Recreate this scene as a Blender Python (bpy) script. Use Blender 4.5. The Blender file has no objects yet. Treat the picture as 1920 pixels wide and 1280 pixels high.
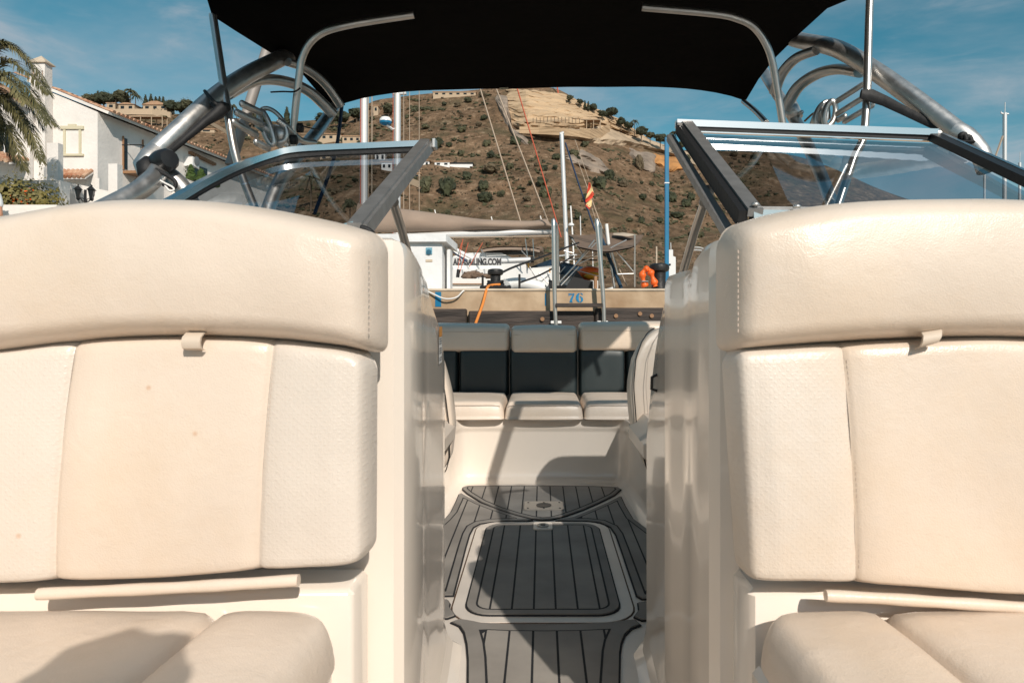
import bpy, math, random
from mathutils import Vector, noise, Quaternion
random.seed(7)
R = math.radians
C = bpy.context.scene.collection
SC = bpy.context.scene

# ------------------------------------------------------------------ camera, sky, sun
CZ = 1.2            # eye height above the water
F = 1280.0          # focal length in pixels of a 1920 px wide frame (24 mm)
VX, VY = 1016.0, 590.0
cd = bpy.data.cameras.new('camera'); cam = bpy.data.objects.new('camera', cd); C.objects.link(cam)
cam.location = (0, 0, CZ); cam.rotation_euler = (R(90), 0, 0)
cd.lens = 24; cd.sensor_width = 36
cd.shift_x = -(VX - 960) / 1920; cd.shift_y = -(640 - VY) / 1920
cd.clip_start = 0.02; cd.clip_end = 6000
cd.dof.use_dof = True; cd.dof.focus_distance = 6.0; cd.dof.aperture_fstop = 15.0
SC.camera = cam

AZ, EL = R(21), R(34)
LD = Vector((-math.sin(AZ) * math.cos(EL), math.cos(AZ) * math.cos(EL), -math.sin(EL)))
sd = bpy.data.lights.new('sun', 'SUN'); sd.energy = 4.1; sd.angle = R(0.6); sd.color = (1.0, 0.915, 0.81)
sun = bpy.data.objects.new('sun', sd); C.objects.link(sun)
sun.rotation_euler = LD.to_track_quat('-Z', 'Y').to_euler(); sun.location = (4, -6, 8)

W = bpy.data.worlds.new('World'); SC.world = W; W.use_nodes = True
nt = W.node_tree; nt.nodes.clear(); N = nt.nodes.new; L = nt.links.new
out = N('ShaderNodeOutputWorld'); bg = N('ShaderNodeBackground'); bg.inputs[1].default_value = 0.085
sky = N('ShaderNodeTexSky'); sky.sky_type = 'NISHITA'; sky.sun_disc = False
sky.sun_elevation = EL; sky.sun_rotation = R(180 - 21); sky.air_density = 1.0; sky.dust_density = 0.6; sky.ozone_density = 2.5
tc = N('ShaderNodeTexCoord')
def cloud(scale, loc, sc_vec, lo, hi, det=7):
    mp = N('ShaderNodeMapping'); mp.inputs['Scale'].default_value = sc_vec; mp.inputs['Location'].default_value = loc
    mp.inputs['Rotation'].default_value = (0, R(-22), R(10))
    L(tc.outputs['Generated'], mp.inputs[0])
    nz = N('ShaderNodeTexNoise'); nz.inputs['Scale'].default_value = scale; nz.inputs['Detail'].default_value = det
    nz.inputs['Roughness'].default_value = 0.58; nz.inputs['Distortion'].default_value = 0.35
    L(mp.outputs[0], nz.inputs['Vector'])
    mr = N('ShaderNodeMapRange'); mr.inputs[1].default_value = lo; mr.inputs[2].default_value = hi; mr.interpolation_type = 'SMOOTHSTEP'
    L(nz.outputs[0], mr.inputs[0]); return mr.outputs[0]
c1 = cloud(1.6, (0.3, 0.1, 0.2), (1.0, 1.0, 2.6), 0.43, 0.76)
c2 = cloud(5.0, (2.2, 1.4, 0.6), (0.7, 1.0, 3.2), 0.50, 0.82)
ad = N('ShaderNodeMath'); ad.operation = 'ADD'; L(c1, ad.inputs[0]); L(c2, ad.inputs[1])
ml = N('ShaderNodeMath'); ml.operation = 'MULTIPLY'; ml.inputs[1].default_value = 0.75; ml.use_clamp = True; L(ad.outputs[0], ml.inputs[0])
hs = N('ShaderNodeHueSaturation'); hs.inputs['Hue'].default_value = 0.458; hs.inputs['Saturation'].default_value = 1.30; hs.inputs['Value'].default_value = 0.95
L(sky.outputs[0], hs.inputs['Color'])
mx = N('ShaderNodeMix'); mx.data_type = 'RGBA'; mx.inputs[7].default_value = (5.4, 5.7, 6.2, 1)
L(ml.outputs[0], mx.inputs[0]); L(hs.outputs[0], mx.inputs[6]); L(mx.outputs[2], bg.inputs[0]); L(bg.outputs[0], out.inputs[0])
SC.view_settings.view_transform = 'Standard'; SC.view_settings.look = 'None'
SC.view_settings.gamma = 1; SC.view_settings.use_curve_mapping = False; SC.view_settings.exposure = 0.0

# ------------------------------------------------------------------ helpers
def P(px, py, Y):
    return Vector(((px - VX) / F * Y, Y, CZ + (VY - py) / F * Y))
ORG = {}; BAD = []
def E(name, label, cat, loc, group=None):
    o = bpy.data.objects.new(name, None); C.objects.link(o); o.location = loc; o.empty_display_size = 0.1
    o['label'] = label; o['category'] = cat
    if group: o['group'] = group
    ORG[o] = Vector(loc); return o
def PE(name, parent):                       # an empty that is a part grouping sub-parts
    o = bpy.data.objects.new(name, None); C.objects.link(o); o.parent = parent; o.empty_display_size = 0.05
    ORG[o] = ORG[parent]; return o
def tag(o, label=None, cat=None, group=None, kind=None):
    if label: o['label'] = label
    if cat: o['category'] = cat
    if group: o['group'] = group
    if kind: o['kind'] = kind
    return o
def M(name, verts, faces, mat, parent=None, smooth=False, kind=None, fm=None):
    me = bpy.data.meshes.new(name)
    vs = [Vector(v) for v in verts]
    if parent is not None: org = ORG[parent]
    else:
        xs = [v.x for v in vs]; ys = [v.y for v in vs]; zs = [v.z for v in vs]
        org = Vector(((min(xs) + max(xs)) / 2, (min(ys) + max(ys)) / 2, min(zs)))
    me.from_pydata([tuple(v - org) for v in vs], [], faces)
    mats = mat if isinstance(mat, list) else [mat]
    for m in mats: me.materials.append(m)
    if fm: me.polygons.foreach_set('material_index', fm)
    if smooth is True: me.polygons.foreach_set('use_smooth', [True] * len(me.polygons))
    if me.validate(): BAD.append(name)
    me.update()

    o = bpy.data.objects.new(name, me); C.objects.link(o)
    if parent is not None: o.parent = parent
    else: o.location = org
    ORG[o] = org
    if kind: o['kind'] = kind
    return o
def cat_rom(pts, n=6):
    pts = [Vector(p) for p in pts]
    if len(pts) < 3: return pts
    o = []
    for i in range(len(pts) - 1):
        p0 = pts[max(i - 1, 0)]; p1 = pts[i]; p2 = pts[i + 1]; p3 = pts[min(i + 2, len(pts) - 1)]
        for k in range(n):
            t = k / n
            o.append(0.5 * ((2 * p1) + (p2 - p0) * t + (2 * p0 - 5 * p1 + 4 * p2 - p3) * t * t + (3 * p1 - p0 - 3 * p2 + p3) * t ** 3))
    o.append(pts[-1]); return o
class MB:
    def __init__(s): s.v = []; s.f = []
    def add(s, vs, fs):
        b = len(s.v); s.v += [Vector(v) for v in vs]; s.f += [tuple(i + b for i in f) for f in fs]; return s
    def box(s, a, b, bev=0.0):
        x0, y0, z0 = [min(a[i], b[i]) for i in range(3)]; x1, y1, z1 = [max(a[i], b[i]) for i in range(3)]
        if bev <= 0:
            return s.add([(x0,y0,z0),(x1,y0,z0),(x1,y1,z0),(x0,y1,z0),(x0,y0,z1),(x1,y0,z1),(x1,y1,z1),(x0,y1,z1)],
                [(0,3,2,1),(4,5,6,7),(0,1,5,4),(1,2,6,5),(2,3,7,6),(3,0,4,7)])
        e = min(bev, (x1-x0)/2.01, (y1-y0)/2.01, (z1-z0)/2.01)
        vs = []; 
        for sx in (0,1):
            for sy in (0,1):
                for sz in (0,1):
                    X = (x0,x1)[sx]; Y = (y0,y1)[sy]; Z = (z0,z1)[sz]; dx = e*(1-2*sx); dy = e*(1-2*sy); dz = e*(1-2*sz)
                    vs += [(X,Y+dy,Z+dz),(X+dx,Y,Z+dz),(X+dx,Y+dy,Z)]
        I = lambda sx,sy,sz,k: ((sx*2+sy)*2+sz)*3+k
        fs = []
        for q in (0,1):
            fs += [(I(q,0,0,0),I(q,1,0,0),I(q,1,1,0),I(q,0,1,0)),(I(0,q,0,1),I(1,q,0,1),I(1,q,1,1),I(0,q,1,1)),(I(0,0,q,2),I(1,0,q,2),I(1,1,q,2),I(0,1,q,2))]
        for a_ in (0,1):
            for b_ in (0,1):
                fs += [(I(a_,b_,0,0),I(a_,b_,1,0),I(a_,b_,1,1),I(a_,b_,0,1)),(I(a_,0,b_,0),I(a_,1,b_,0),I(a_,1,b_,2),I(a_,0,b_,2)),(I(0,a_,b_,1),I(1,a_,b_,1),I(1,a_,b_,2),I(0,a_,b_,2))]
                for c_ in (0,1): fs.append((I(a_,b_,c_,0),I(a_,b_,c_,1),I(a_,b_,c_,2)))
        return s.add(vs, fs)
    def tube(s, pts, r, n=10, caps=True, closed=False, flat=None, up=None):
        pts = [Vector(p) for p in pts]; m = len(pts); rr = r if isinstance(r, (list, tuple)) else [r] * m
        vs = []; prev = None
        for i, p in enumerate(pts):
            if closed: t = pts[(i + 1) % m] - pts[i - 1]
            else: t = (pts[min(i + 1, m - 1)] - pts[max(i - 1, 0)])
            if t.length < 1e-9: t = Vector((0, 0, 1))
            t.normalize()
            if up is not None: a = Vector(up)
            elif prev is None: a = Vector((0, 0, 1)) if abs(t.z) < 0.9 else Vector((1, 0, 0))
            else: a = prev
            a = (a - t * a.dot(t)); 
            if a.length < 1e-6: a = t.orthogonal()
            a.normalize(); prev = a; b = t.cross(a)
            for k in range(n):
                th = 2 * math.pi * (k + .5) / n; fb = flat if flat else 1
                vs.append(p + a * math.cos(th) * rr[i] + b * math.sin(th) * rr[i] * fb)
        fs = []
        for i in range(m if closed else m - 1):
            j = (i + 1) % m
            for k in range(n): fs.append((i*n+k, i*n+(k+1)%n, j*n+(k+1)%n, j*n+k))
        if caps and not closed: fs += [tuple(range(n))[::-1], tuple((m-1)*n+k for k in range(n))]
        return s.add(vs, fs)
    def bar(s, a, b, w, h, up=(0,0,1)):      # rectangular bar
        a = Vector(a); b = Vector(b); t = (b - a).normalized(); u = Vector(up); u = (u - t * u.dot(t)).normalized(); x = t.cross(u)
        vs = []
        for p in (a, b):
            for sx, sy in ((-1,-1),(1,-1),(1,1),(-1,1)): vs.append(p + x * sx * w / 2 + u * sy * h / 2)
        return s.add(vs, [(0,3,2,1),(4,5,6,7),(0,1,5,4),(1,2,6,5),(2,3,7,6),(3,0,4,7)])
    def sweep_rect(s, pts, w, h, up=(0,0,1)):
        pts = [Vector(p) for p in pts]; m = len(pts); vs = []
        for i, p in enumerate(pts):
            t = (pts[min(i+1,m-1)] - pts[max(i-1,0)]).normalized(); u = Vector(up); u = (u - t*u.dot(t)).normalized(); x = t.cross(u)
            for sx, sy in ((-1,-1),(1,-1),(1,1),(-1,1)): vs.append(p + x*sx*w/2 + u*sy*h/2)
        fs = [(0,3,2,1), tuple((m-1)*4+k for k in range(4))]
        for i in range(m-1):
            for k in range(4): fs.append((i*4+k, i*4+(k+1)%4, i*4+4+(k+1)%4, i*4+4+k))
        return s.add(vs, fs)
    def lathe(s, prof, c, n=16, axis=(0,0,1)):
        c = Vector(c); ax = Vector(axis).normalized(); a = ax.orthogonal().normalized(); b = ax.cross(a); vs = []; m = len(prof)
        for r_, h_ in prof:
            for k in range(n):
                th = 2*math.pi*k/n; vs.append(c + ax*h_ + (a*math.cos(th) + b*math.sin(th))*r_)
        fs = []
        for i in range(m-1):
            for k in range(n): fs.append((i*n+k, i*n+(k+1)%n, (i+1)*n+(k+1)%n, (i+1)*n+k))
        fs += [tuple(range(n))[::-1], tuple((m-1)*n+k for k in range(n))]
        return s.add(vs, fs)
    def prism(s, poly, vec):
        vec = Vector(vec); n = len(poly); vs = [Vector(p) for p in poly] + [Vector(p) + vec for p in poly]
        return s.add(vs, [tuple(range(n))[::-1], tuple(range(n, 2*n))] + [(i,(i+1)%n,n+(i+1)%n,n+i) for i in range(n)])
    def blob(s, c, rx, ry, rz, seed=0, amp=.25, sub=(8,6), fr=1.6):
        c = Vector(c); vs = []; nu, nv = sub
        for j in range(nv+1):
            th = math.pi*j/nv
            for i in range(nu):
                ph = 2*math.pi*(i + (j % 2)*.5)/nu
                d = Vector((math.sin(th)*math.cos(ph), math.sin(th)*math.sin(ph), math.cos(th)))
                k = 1 + amp*noise.noise(d*fr + Vector((seed*3.7, seed*1.3, seed)))*2
                vs.append(c + Vector((d.x*rx, d.y*ry, d.z*rz))*k)
        fs = []
        for j in range(nv):
            for i in range(nu): fs.append((j*nu+i, (j+1)*nu+i, (j+1)*nu+(i+1)%nu, j*nu+(i+1)%nu))
        return s.add(vs, fs)
    def build(s, name, mat, parent=None, smooth=False, kind=None): return M(name, s.v, s.f, mat, parent, smooth, kind)
def autosmooth(o, ang=35):
    me = o.data; me.polygons.foreach_set('use_smooth', [True]*len(me.polygons))
    try: me.set_sharp_from_angle(angle=R(ang))
    except Exception: pass
    return o
def lerp(a, b, t): return a + (b - a) * t
def interp(pts, x):
    if x <= pts[0][0]: return pts[0][1]
    for (a, b), (c, d) in zip(pts, pts[1:]):
        if x <= c: return lerp(b, d, (x - a) / (c - a))
    return pts[-1][1]
def sinterp(pts, x):                        # smooth (catmull) interpolation
    n = len(pts)
    if x <= pts[0][0]: return pts[0][1]
    if x >= pts[-1][0]: return pts[-1][1]
    for i in range(n - 1):
        if x <= pts[i+1][0]:
            x0, y0 = pts[i]; x1, y1 = pts[i+1]; h = x1 - x0; t = (x - x0) / h
            def sl(j):
                if j <= 0: return (pts[1][1]-pts[0][1])/(pts[1][0]-pts[0][0])
                if j >= n-1: return (pts[-1][1]-pts[-2][1])/(pts[-1][0]-pts[-2][0])
                return (pts[j+1][1]-pts[j-1][1])/(pts[j+1][0]-pts[j-1][0])
            m0 = sl(i)*h; m1 = sl(i+1)*h
            return (2*t**3-3*t*t+1)*y0 + (t**3-2*t*t+t)*m0 + (-2*t**3+3*t*t)*y1 + (t**3-t*t)*m1

# ------------------------------------------------------------------ materials
def mat(name, col, rough=.5, metal=0., var=0., vscale=5., bump=0., bscale=50., col2=None, coat=0., stretch=None, spec=.5, sheen=0., trans=None, detail=6., bdist=.01, rvar=0.):
    m = bpy.data.materials.new(name); m.use_nodes = True; t = m.node_tree; b = t.nodes['Principled BSDF']
    b.inputs['Base Color'].default_value = (*col, 1); b.inputs['Roughness'].default_value = rough; b.inputs['Metallic'].default_value = metal
    b.inputs['Specular IOR Level'].default_value = spec
    if coat: b.inputs['Coat Weight'].default_value = coat; b.inputs['Coat Roughness'].default_value = .06
    if sheen: b.inputs['Sheen Weight'].default_value = sheen
    g = t.nodes.new('ShaderNodeTexCoord'); vec = g.outputs['Object']
    if stretch:
        mp = t.nodes.new('ShaderNodeMapping'); mp.inputs['Scale'].default_value = stretch; t.links.new(vec, mp.inputs[0]); vec = mp.outputs[0]
    if var or col2:
        nz = t.nodes.new('ShaderNodeTexNoise'); nz.inputs['Scale'].default_value = vscale; nz.inputs['Detail'].default_value = detail
        t.links.new(vec, nz.inputs['Vector'])
        cr = t.nodes.new('ShaderNodeValToRGB'); e = cr.color_ramp.elements
        e[0].position = .34; e[1].position = .68
        e[0].color = (*[c*(1-var) for c in col], 1); e[1].color = (*(col2 if col2 else [min(1, c*(1+var)) for c in col]), 1)
        t.links.new(nz.outputs[0], cr.inputs[0]); t.links.new(cr.outputs[0], b.inputs['Base Color'])
        if rvar:
            mr = t.nodes.new('ShaderNodeMapRange'); mr.inputs[3].default_value = max(0.02, rough-rvar); mr.inputs[4].default_value = rough+rvar
            mr.inputs[1].default_value = .3; mr.inputs[2].default_value = .7
            t.links.new(nz.outputs[0], mr.inputs[0]); t.links.new(mr.outputs[0], b.inputs['Roughness'])
    if bump:
        n2 = t.nodes.new('ShaderNodeTexNoise'); n2.inputs['Scale'].default_value = bscale; n2.inputs['Detail'].default_value = 5
        t.links.new(vec, n2.inputs['Vector'])
        bp = t.nodes.new('ShaderNodeBump'); bp.inputs['Strength'].default_value = bump; bp.inputs['Distance'].default_value = bdist
        t.links.new(n2.outputs[0], bp.inputs['Height']); t.links.new(bp.outputs[0], b.inputs['Normal'])
    return m
def vinyl(name, col, dots=False, rough=.36):
    m = mat(name, col, rough, var=.05, vscale=4, bump=0, rvar=.06)
    t = m.node_tree; b = t.nodes['Principled BSDF']; g = t.nodes.new('ShaderNodeTexCoord')
    def nz(s, d=4):
        n = t.nodes.new('ShaderNodeTexNoise'); n.inputs['Scale'].default_value = s; n.inputs['Detail'].default_value = d; t.links.new(g.outputs['Object'], n.inputs['Vector']); return n.outputs[0]
    v = t.nodes.new('ShaderNodeTexVoronoi'); v.inputs['Scale'].default_value = 420; t.links.new(g.outputs['Object'], v.inputs['Vector'])
    b1 = t.nodes.new('ShaderNodeBump'); b1.inputs['Strength'].default_value = .2; b1.inputs['Distance'].default_value = .0012
    t.links.new(v.outputs[0], b1.inputs['Height'])
    b2 = t.nodes.new('ShaderNodeBump'); b2.inputs['Strength'].default_value = .24; b2.inputs['Distance'].default_value = .012
    t.links.new(nz(9, 3), b2.inputs['Height']); t.links.new(b1.outputs[0], b2.inputs['Normal']); last = b2
    # soft creases
    wv = t.nodes.new('ShaderNodeTexNoise'); wv.inputs['Scale'].default_value = 26; wv.inputs['Detail'].default_value = 3; wv.inputs['Distortion'].default_value = 1.5
    t.links.new(g.outputs['Object'], wv.inputs['Vector'])
    b4 = t.nodes.new('ShaderNodeBump'); b4.inputs['Strength'].default_value = .12; b4.inputs['Distance'].default_value = .006
    t.links.new(wv.outputs[0], b4.inputs['Height']); t.links.new(last.outputs[0], b4.inputs['Normal']); last = b4
    # faint scattered stain specks
    vs_ = t.nodes.new('ShaderNodeTexVoronoi'); vs_.inputs['Scale'].default_value = 7.5; t.links.new(g.outputs['Object'], vs_.inputs['Vector'])
    ms = t.nodes.new('ShaderNodeMapRange'); ms.inputs[1].default_value = .012; ms.inputs[2].default_value = .035; ms.inputs[3].default_value = .45; ms.inputs[4].default_value = 0; t.links.new(vs_.outputs[0], ms.inputs[0])
    src = b.inputs['Base Color'].links[0].from_socket; mm = t.nodes.new('ShaderNodeMix'); mm.data_type = 'RGBA'; mm.inputs[7].default_value = (.55,.28,.13,1)
    big = t.nodes.new('ShaderNodeTexNoise'); big.inputs['Scale'].default_value = 2.2; big.inputs['Detail'].default_value = 8; big.inputs['Roughness'].default_value = .7; t.links.new(g.outputs['Object'], big.inputs['Vector'])
    mb_ = t.nodes.new('ShaderNodeMapRange'); mb_.inputs[1].default_value = .48; mb_.inputs[2].default_value = .78; mb_.inputs[3].default_value = 0; mb_.inputs[4].default_value = .55; t.links.new(big.outputs[0], mb_.inputs[0])
    m0 = t.nodes.new('ShaderNodeMix'); m0.data_type = 'RGBA'; m0.inputs[7].default_value = (.66,.50,.34,1); t.links.new(mb_.outputs[0], m0.inputs[0]); t.links.new(src, m0.inputs[6])
    t.links.new(ms.outputs[0], mm.inputs[0]); t.links.new(m0.outputs[2], mm.inputs[6]); t.links.new(mm.outputs[2], b.inputs['Base Color'])
    if dots:
        # staggered embossed dots: two offset lattices of spheres in x,z
        sp = t.nodes.new('ShaderNodeSeparateXYZ'); t.links.new(g.outputs['Object'], sp.inputs[0])
        def wave(sock, per, ph=0.):
            a = t.nodes.new('ShaderNodeMath'); a.operation = 'MULTIPLY_ADD'; a.inputs[1].default_value = 2*math.pi/per; a.inputs[2].default_value = ph; t.links.new(sock, a.inputs[0])
            c = t.nodes.new('ShaderNodeMath'); c.operation = 'COSINE'; t.links.new(a.outputs[0], c.inputs[0]); return c.outputs[0]
        w = t.nodes.new('ShaderNodeMath'); w.operation = 'MULTIPLY'; t.links.new(wave(sp.outputs[0], .0120), w.inputs[0]); t.links.new(wave(sp.outputs[2], .0105), w.inputs[1])
        b3 = t.nodes.new('ShaderNodeBump'); b3.inputs['Strength'].default_value = .13; b3.inputs['Distance'].default_value = .0022
        mr3 = t.nodes.new('ShaderNodeMapRange'); mr3.interpolation_type = 'SMOOTHSTEP'; mr3.inputs[1].default_value = .25; mr3.inputs[2].default_value = .9; t.links.new(w.outputs[0], mr3.inputs[0]); t.links.new(mr3.outputs[0], b3.inputs['Height']); t.links.new(last.outputs[0], b3.inputs['Normal']); last = b3
    t.links.new(last.outputs[0], b.inputs['Normal']); return m
MT = {}
MT['vinyl'] = vinyl('cream vinyl', (.72, .61, .51))
MT['vinyl_dot'] = vinyl('embossed grey vinyl', (.69, .615, .54), True, .36)
MT['vinyl_dark'] = mat('charcoal vinyl', (.020, .031, .034), .45, var=.08, vscale=6, bump=.1, bscale=200, bdist=.002)
MT['piping'] = mat('piping', (.62, .52, .42), .6)
MT['thread'] = mat('thread', (.56, .46, .38), .8)
MT['gel'] = mat('gelcoat', (.81, .725, .635), .20, var=.03, vscale=2, coat=.6, bump=.06, bscale=90, bdist=.001)
MT['floor'] = mat('moulded floor', (.72, .65, .58), .3, var=.08, vscale=6, bump=.15, bscale=180, bdist=.002)
MT['eva'] = mat('grey foam plank', (.255, .235, .215), .78, var=.16, vscale=5, rvar=.1, col2=(.335, .31, .28), bump=.35, bscale=420, bdist=.0015)
MT['eva2'] = mat('grey foam border', (.235, .218, .20), .78, var=.12, vscale=9, bump=.35, bscale=420, bdist=.0015)
MT['evablack'] = mat('black foam', (.012, .013, .016), .85)
MT['alu'] = mat('brushed aluminium', (.60, .585, .565), .40, .92, var=.10, vscale=30, bump=.12, bscale=90, bdist=.002, rvar=.06)
MT['chrome'] = mat('stainless', (.62, .59, .555), .30, .9, var=.05, vscale=20)
MT['alu_matte'] = mat('anodised post', (.30, .295, .29), .45, .6, var=.12, vscale=30, bump=.1, bscale=150, bdist=.002)
MT['alu_bright'] = mat('polished rail', (.80, .79, .77), .2, 1.)
MT['black'] = mat('black plastic', (.012, .012, .013), .42)
MT['rubber'] = mat('black rubber', (.008, .008, .009), .65, bump=.4, bscale=60, bdist=.004)
MT['canvas'] = mat('black canvas', (.0045, .0035, .0028), .95, spec=.1, bump=.3, bscale=7, bdist=.02)
MT['poletan'] = mat('matte pole', (.30, .275, .255), .6, .2)
MT['white'] = mat('white paint', (.80, .79, .77), .4, var=.04, vscale=3)
MT['whiteboat'] = mat('white boat', (.78, .77, .75), .3, var=.04, vscale=1.5)
MT['stucco'] = mat('white stucco', (.79, .74, .69), .9, var=.09, vscale=.9, bump=.4, bscale=9, bdist=.03)
MT['kiosk'] = mat('painted masonry', (.76, .76, .76), .85, var=.06, vscale=4, bump=.5, bscale=14, bdist=.015)
MT['concrete'] = mat('quay concrete', (.44, .29, .17), .9, var=.25, vscale=2.5, col2=(.58, .44, .30), bump=.4, bscale=12, bdist=.015)
MT['coping'] = mat('quay coping', (.55, .45, .34), .85, var=.15, vscale=5, bump=.3, bscale=30, bdist=.01)
MT['timber'] = mat('wet old timber', (.030, .022, .018), .7, var=.4, vscale=3, col2=(.075, .055, .045), stretch=(1, 1, 12), bump=.6, bscale=8, bdist=.01)
MT['blue'] = mat('bright blue paint', (.0, .155, .31), .45, var=.1, vscale=10)
MT['bluestencil'] = mat('blue stencil paint', (.01, .19, .38), .8, var=.25, vscale=60)
MT['canvas_tan'] = mat('taupe canvas', (.30, .225, .175), .9, var=.08, vscale=2, bump=.3, bscale=3, bdist=.05)
MT['canvas_blue'] = mat('navy canvas', (.012, .045, .085), .85, var=.2, vscale=3)
MT['canvas_brown'] = mat('brown canvas', (.17, .115, .08), .9, var=.15, vscale=3)
MT['orange'] = mat('orange plastic', (.85, .14, .02), .45, var=.1)
MT['orangerope'] = mat('orange rope', (.72, .24, .045), .8, bump=.8, bscale=60, bdist=.006)
MT['yellow'] = mat('yellow plastic', (.80, .36, .02), .5)
MT['whiterope'] = mat('white cable', (.75, .73, .70), .6)
MT['rope_tan'] = mat('tan halyard', (.42, .33, .25), .8)
MT['rope_red'] = mat('red halyard', (.50, .10, .05), .8)
MT['rope_black'] = mat('black rope', (.012, .012, .014), .8)
MT['rope_navy'] = mat('navy webbing', (.02, .045, .10), .7)
MT['iron'] = mat('cast iron', (.022, .021, .021), .5, .3, bump=.5, bscale=30, bdist=.01)
MT['mast'] = mat('mast alloy', (.72, .71, .70), .38, .35)
MT['darkglass'] = mat('dark window', (.015, .018, .02), .08)
MT['tile'] = mat('terracotta tile', (.50, .20, .10), .85, var=.3, vscale=3, col2=(.62, .42, .28), bump=.3, bscale=20)
MT['cream'] = mat('cream trim', (.62, .56, .40), .8)
MT['leaf'] = mat('leaf green', (.12, .115, .025), .6, var=.45, vscale=2.5, col2=(.24, .19, .05))
MT['topiary'] = mat('topiary green', (.05, .09, .012), .7, var=.4, vscale=14, bump=.8, bscale=40, bdist=.05)
MT['palm'] = mat('palm frond', (.13, .125, .05), .5, var=.35, vscale=1.5, col2=(.22, .19, .085))
MT['palmtrunk'] = mat('palm trunk', (.13, .095, .065), .95, var=.3, vscale=3, bump=1, bscale=6, bdist=.05)
MT['pine'] = mat('dark foliage', (.026, .036, .016), .8, var=.4, vscale=.5, col2=(.055, .06, .025))
MT['olive'] = mat('olive foliage', (.055, .060, .028), .8, var=.35, vscale=.4, col2=(.10, .095, .045))
MT['scrub'] = mat('dry scrub', (.10, .075, .045), .9, var=.45, vscale=.05, col2=(.17, .13, .075))
MT['villa'] = mat('villa wall', (.47, .36, .25), .9, var=.08)
MT['villaroof'] = mat('villa roof', (.42, .26, .16), .9, var=.2)
MT['skin'] = mat('skin', (.52, .26, .16), .5)
MT['shirt'] = mat('white shirt', (.75, .75, .76), .8)
MT['cloth_dark'] = mat('dark trousers', (.03, .035, .05), .9)
MT['red'] = mat('flag red', (.62, .06, .03), .8); MT['flagyellow'] = mat('flag yellow', (.80, .62, .32), .8)
MT['wood'] = mat('varnished wood', (.30, .16, .08), .5)
MT['sticker'] = mat('sticker white', (.72, .71, .69), .5); MT['stickerorange'] = mat('sticker orange', (.62, .25, .03), .5)
MT['ink'] = mat('ink', (.05, .05, .055), .6)
MT['steelsocket'] = mat('cast socket', (.50, .47, .43), .38, .8)
MT['terrace'] = mat('cut limestone', (.42, .29, .175), .95, var=.15, vscale=.12, col2=(.60, .43, .265), stretch=(.15, .15, 2.2), bump=.7, bscale=.5, bdist=1.0)
MT['retain'] = mat('shotcrete wall', (.42, .32, .22), .95, var=.25, vscale=.15, bump=.6, bscale=.6, bdist=.6)
MT['rock'] = mat('grey rock net', (.26, .205, .16), .95, var=.3, vscale=.2, bump=.8, bscale=.5, bdist=1.0)
MT['ochre'] = mat('ochre earth', (.46, .22, .075), .95, var=.25, vscale=.15, bump=.5, bscale=.4, bdist=1.0)
def glass_mat():
    m = bpy.data.materials.new('tinted windshield glass'); m.use_nodes = True; t = m.node_tree; t.nodes.clear()
    o = t.nodes.new('ShaderNodeOutputMaterial'); mx = t.nodes.new('ShaderNodeMixShader'); tr = t.nodes.new('ShaderNodeBsdfTransparent'); gl = t.nodes.new('ShaderNodeBsdfGlossy')
    fr = t.nodes.new('ShaderNodeFresnel'); fr.inputs[0].default_value = 1.5
    tr.inputs[0].default_value = (.58, .61, .64, 1); gl.inputs['Roughness'].default_value = .02; gl.inputs[0].default_value = (.9, .95, 1, 1)
    mu = t.nodes.new('ShaderNodeMath'); mu.operation = 'MULTIPLY_ADD'; mu.inputs[1].default_value = 1.0; mu.inputs[2].default_value = .01; mu.use_clamp = True
    t.links.new(fr.outputs[0], mu.inputs[0]); t.links.new(mu.outputs[0], mx.inputs[0]); t.links.new(tr.outputs[0], mx.inputs[1]); t.links.new(gl.outputs[0], mx.inputs[2]); t.links.new(mx.outputs[0], o.inputs[0])
    return m
MT['glass'] = glass_mat()
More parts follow.
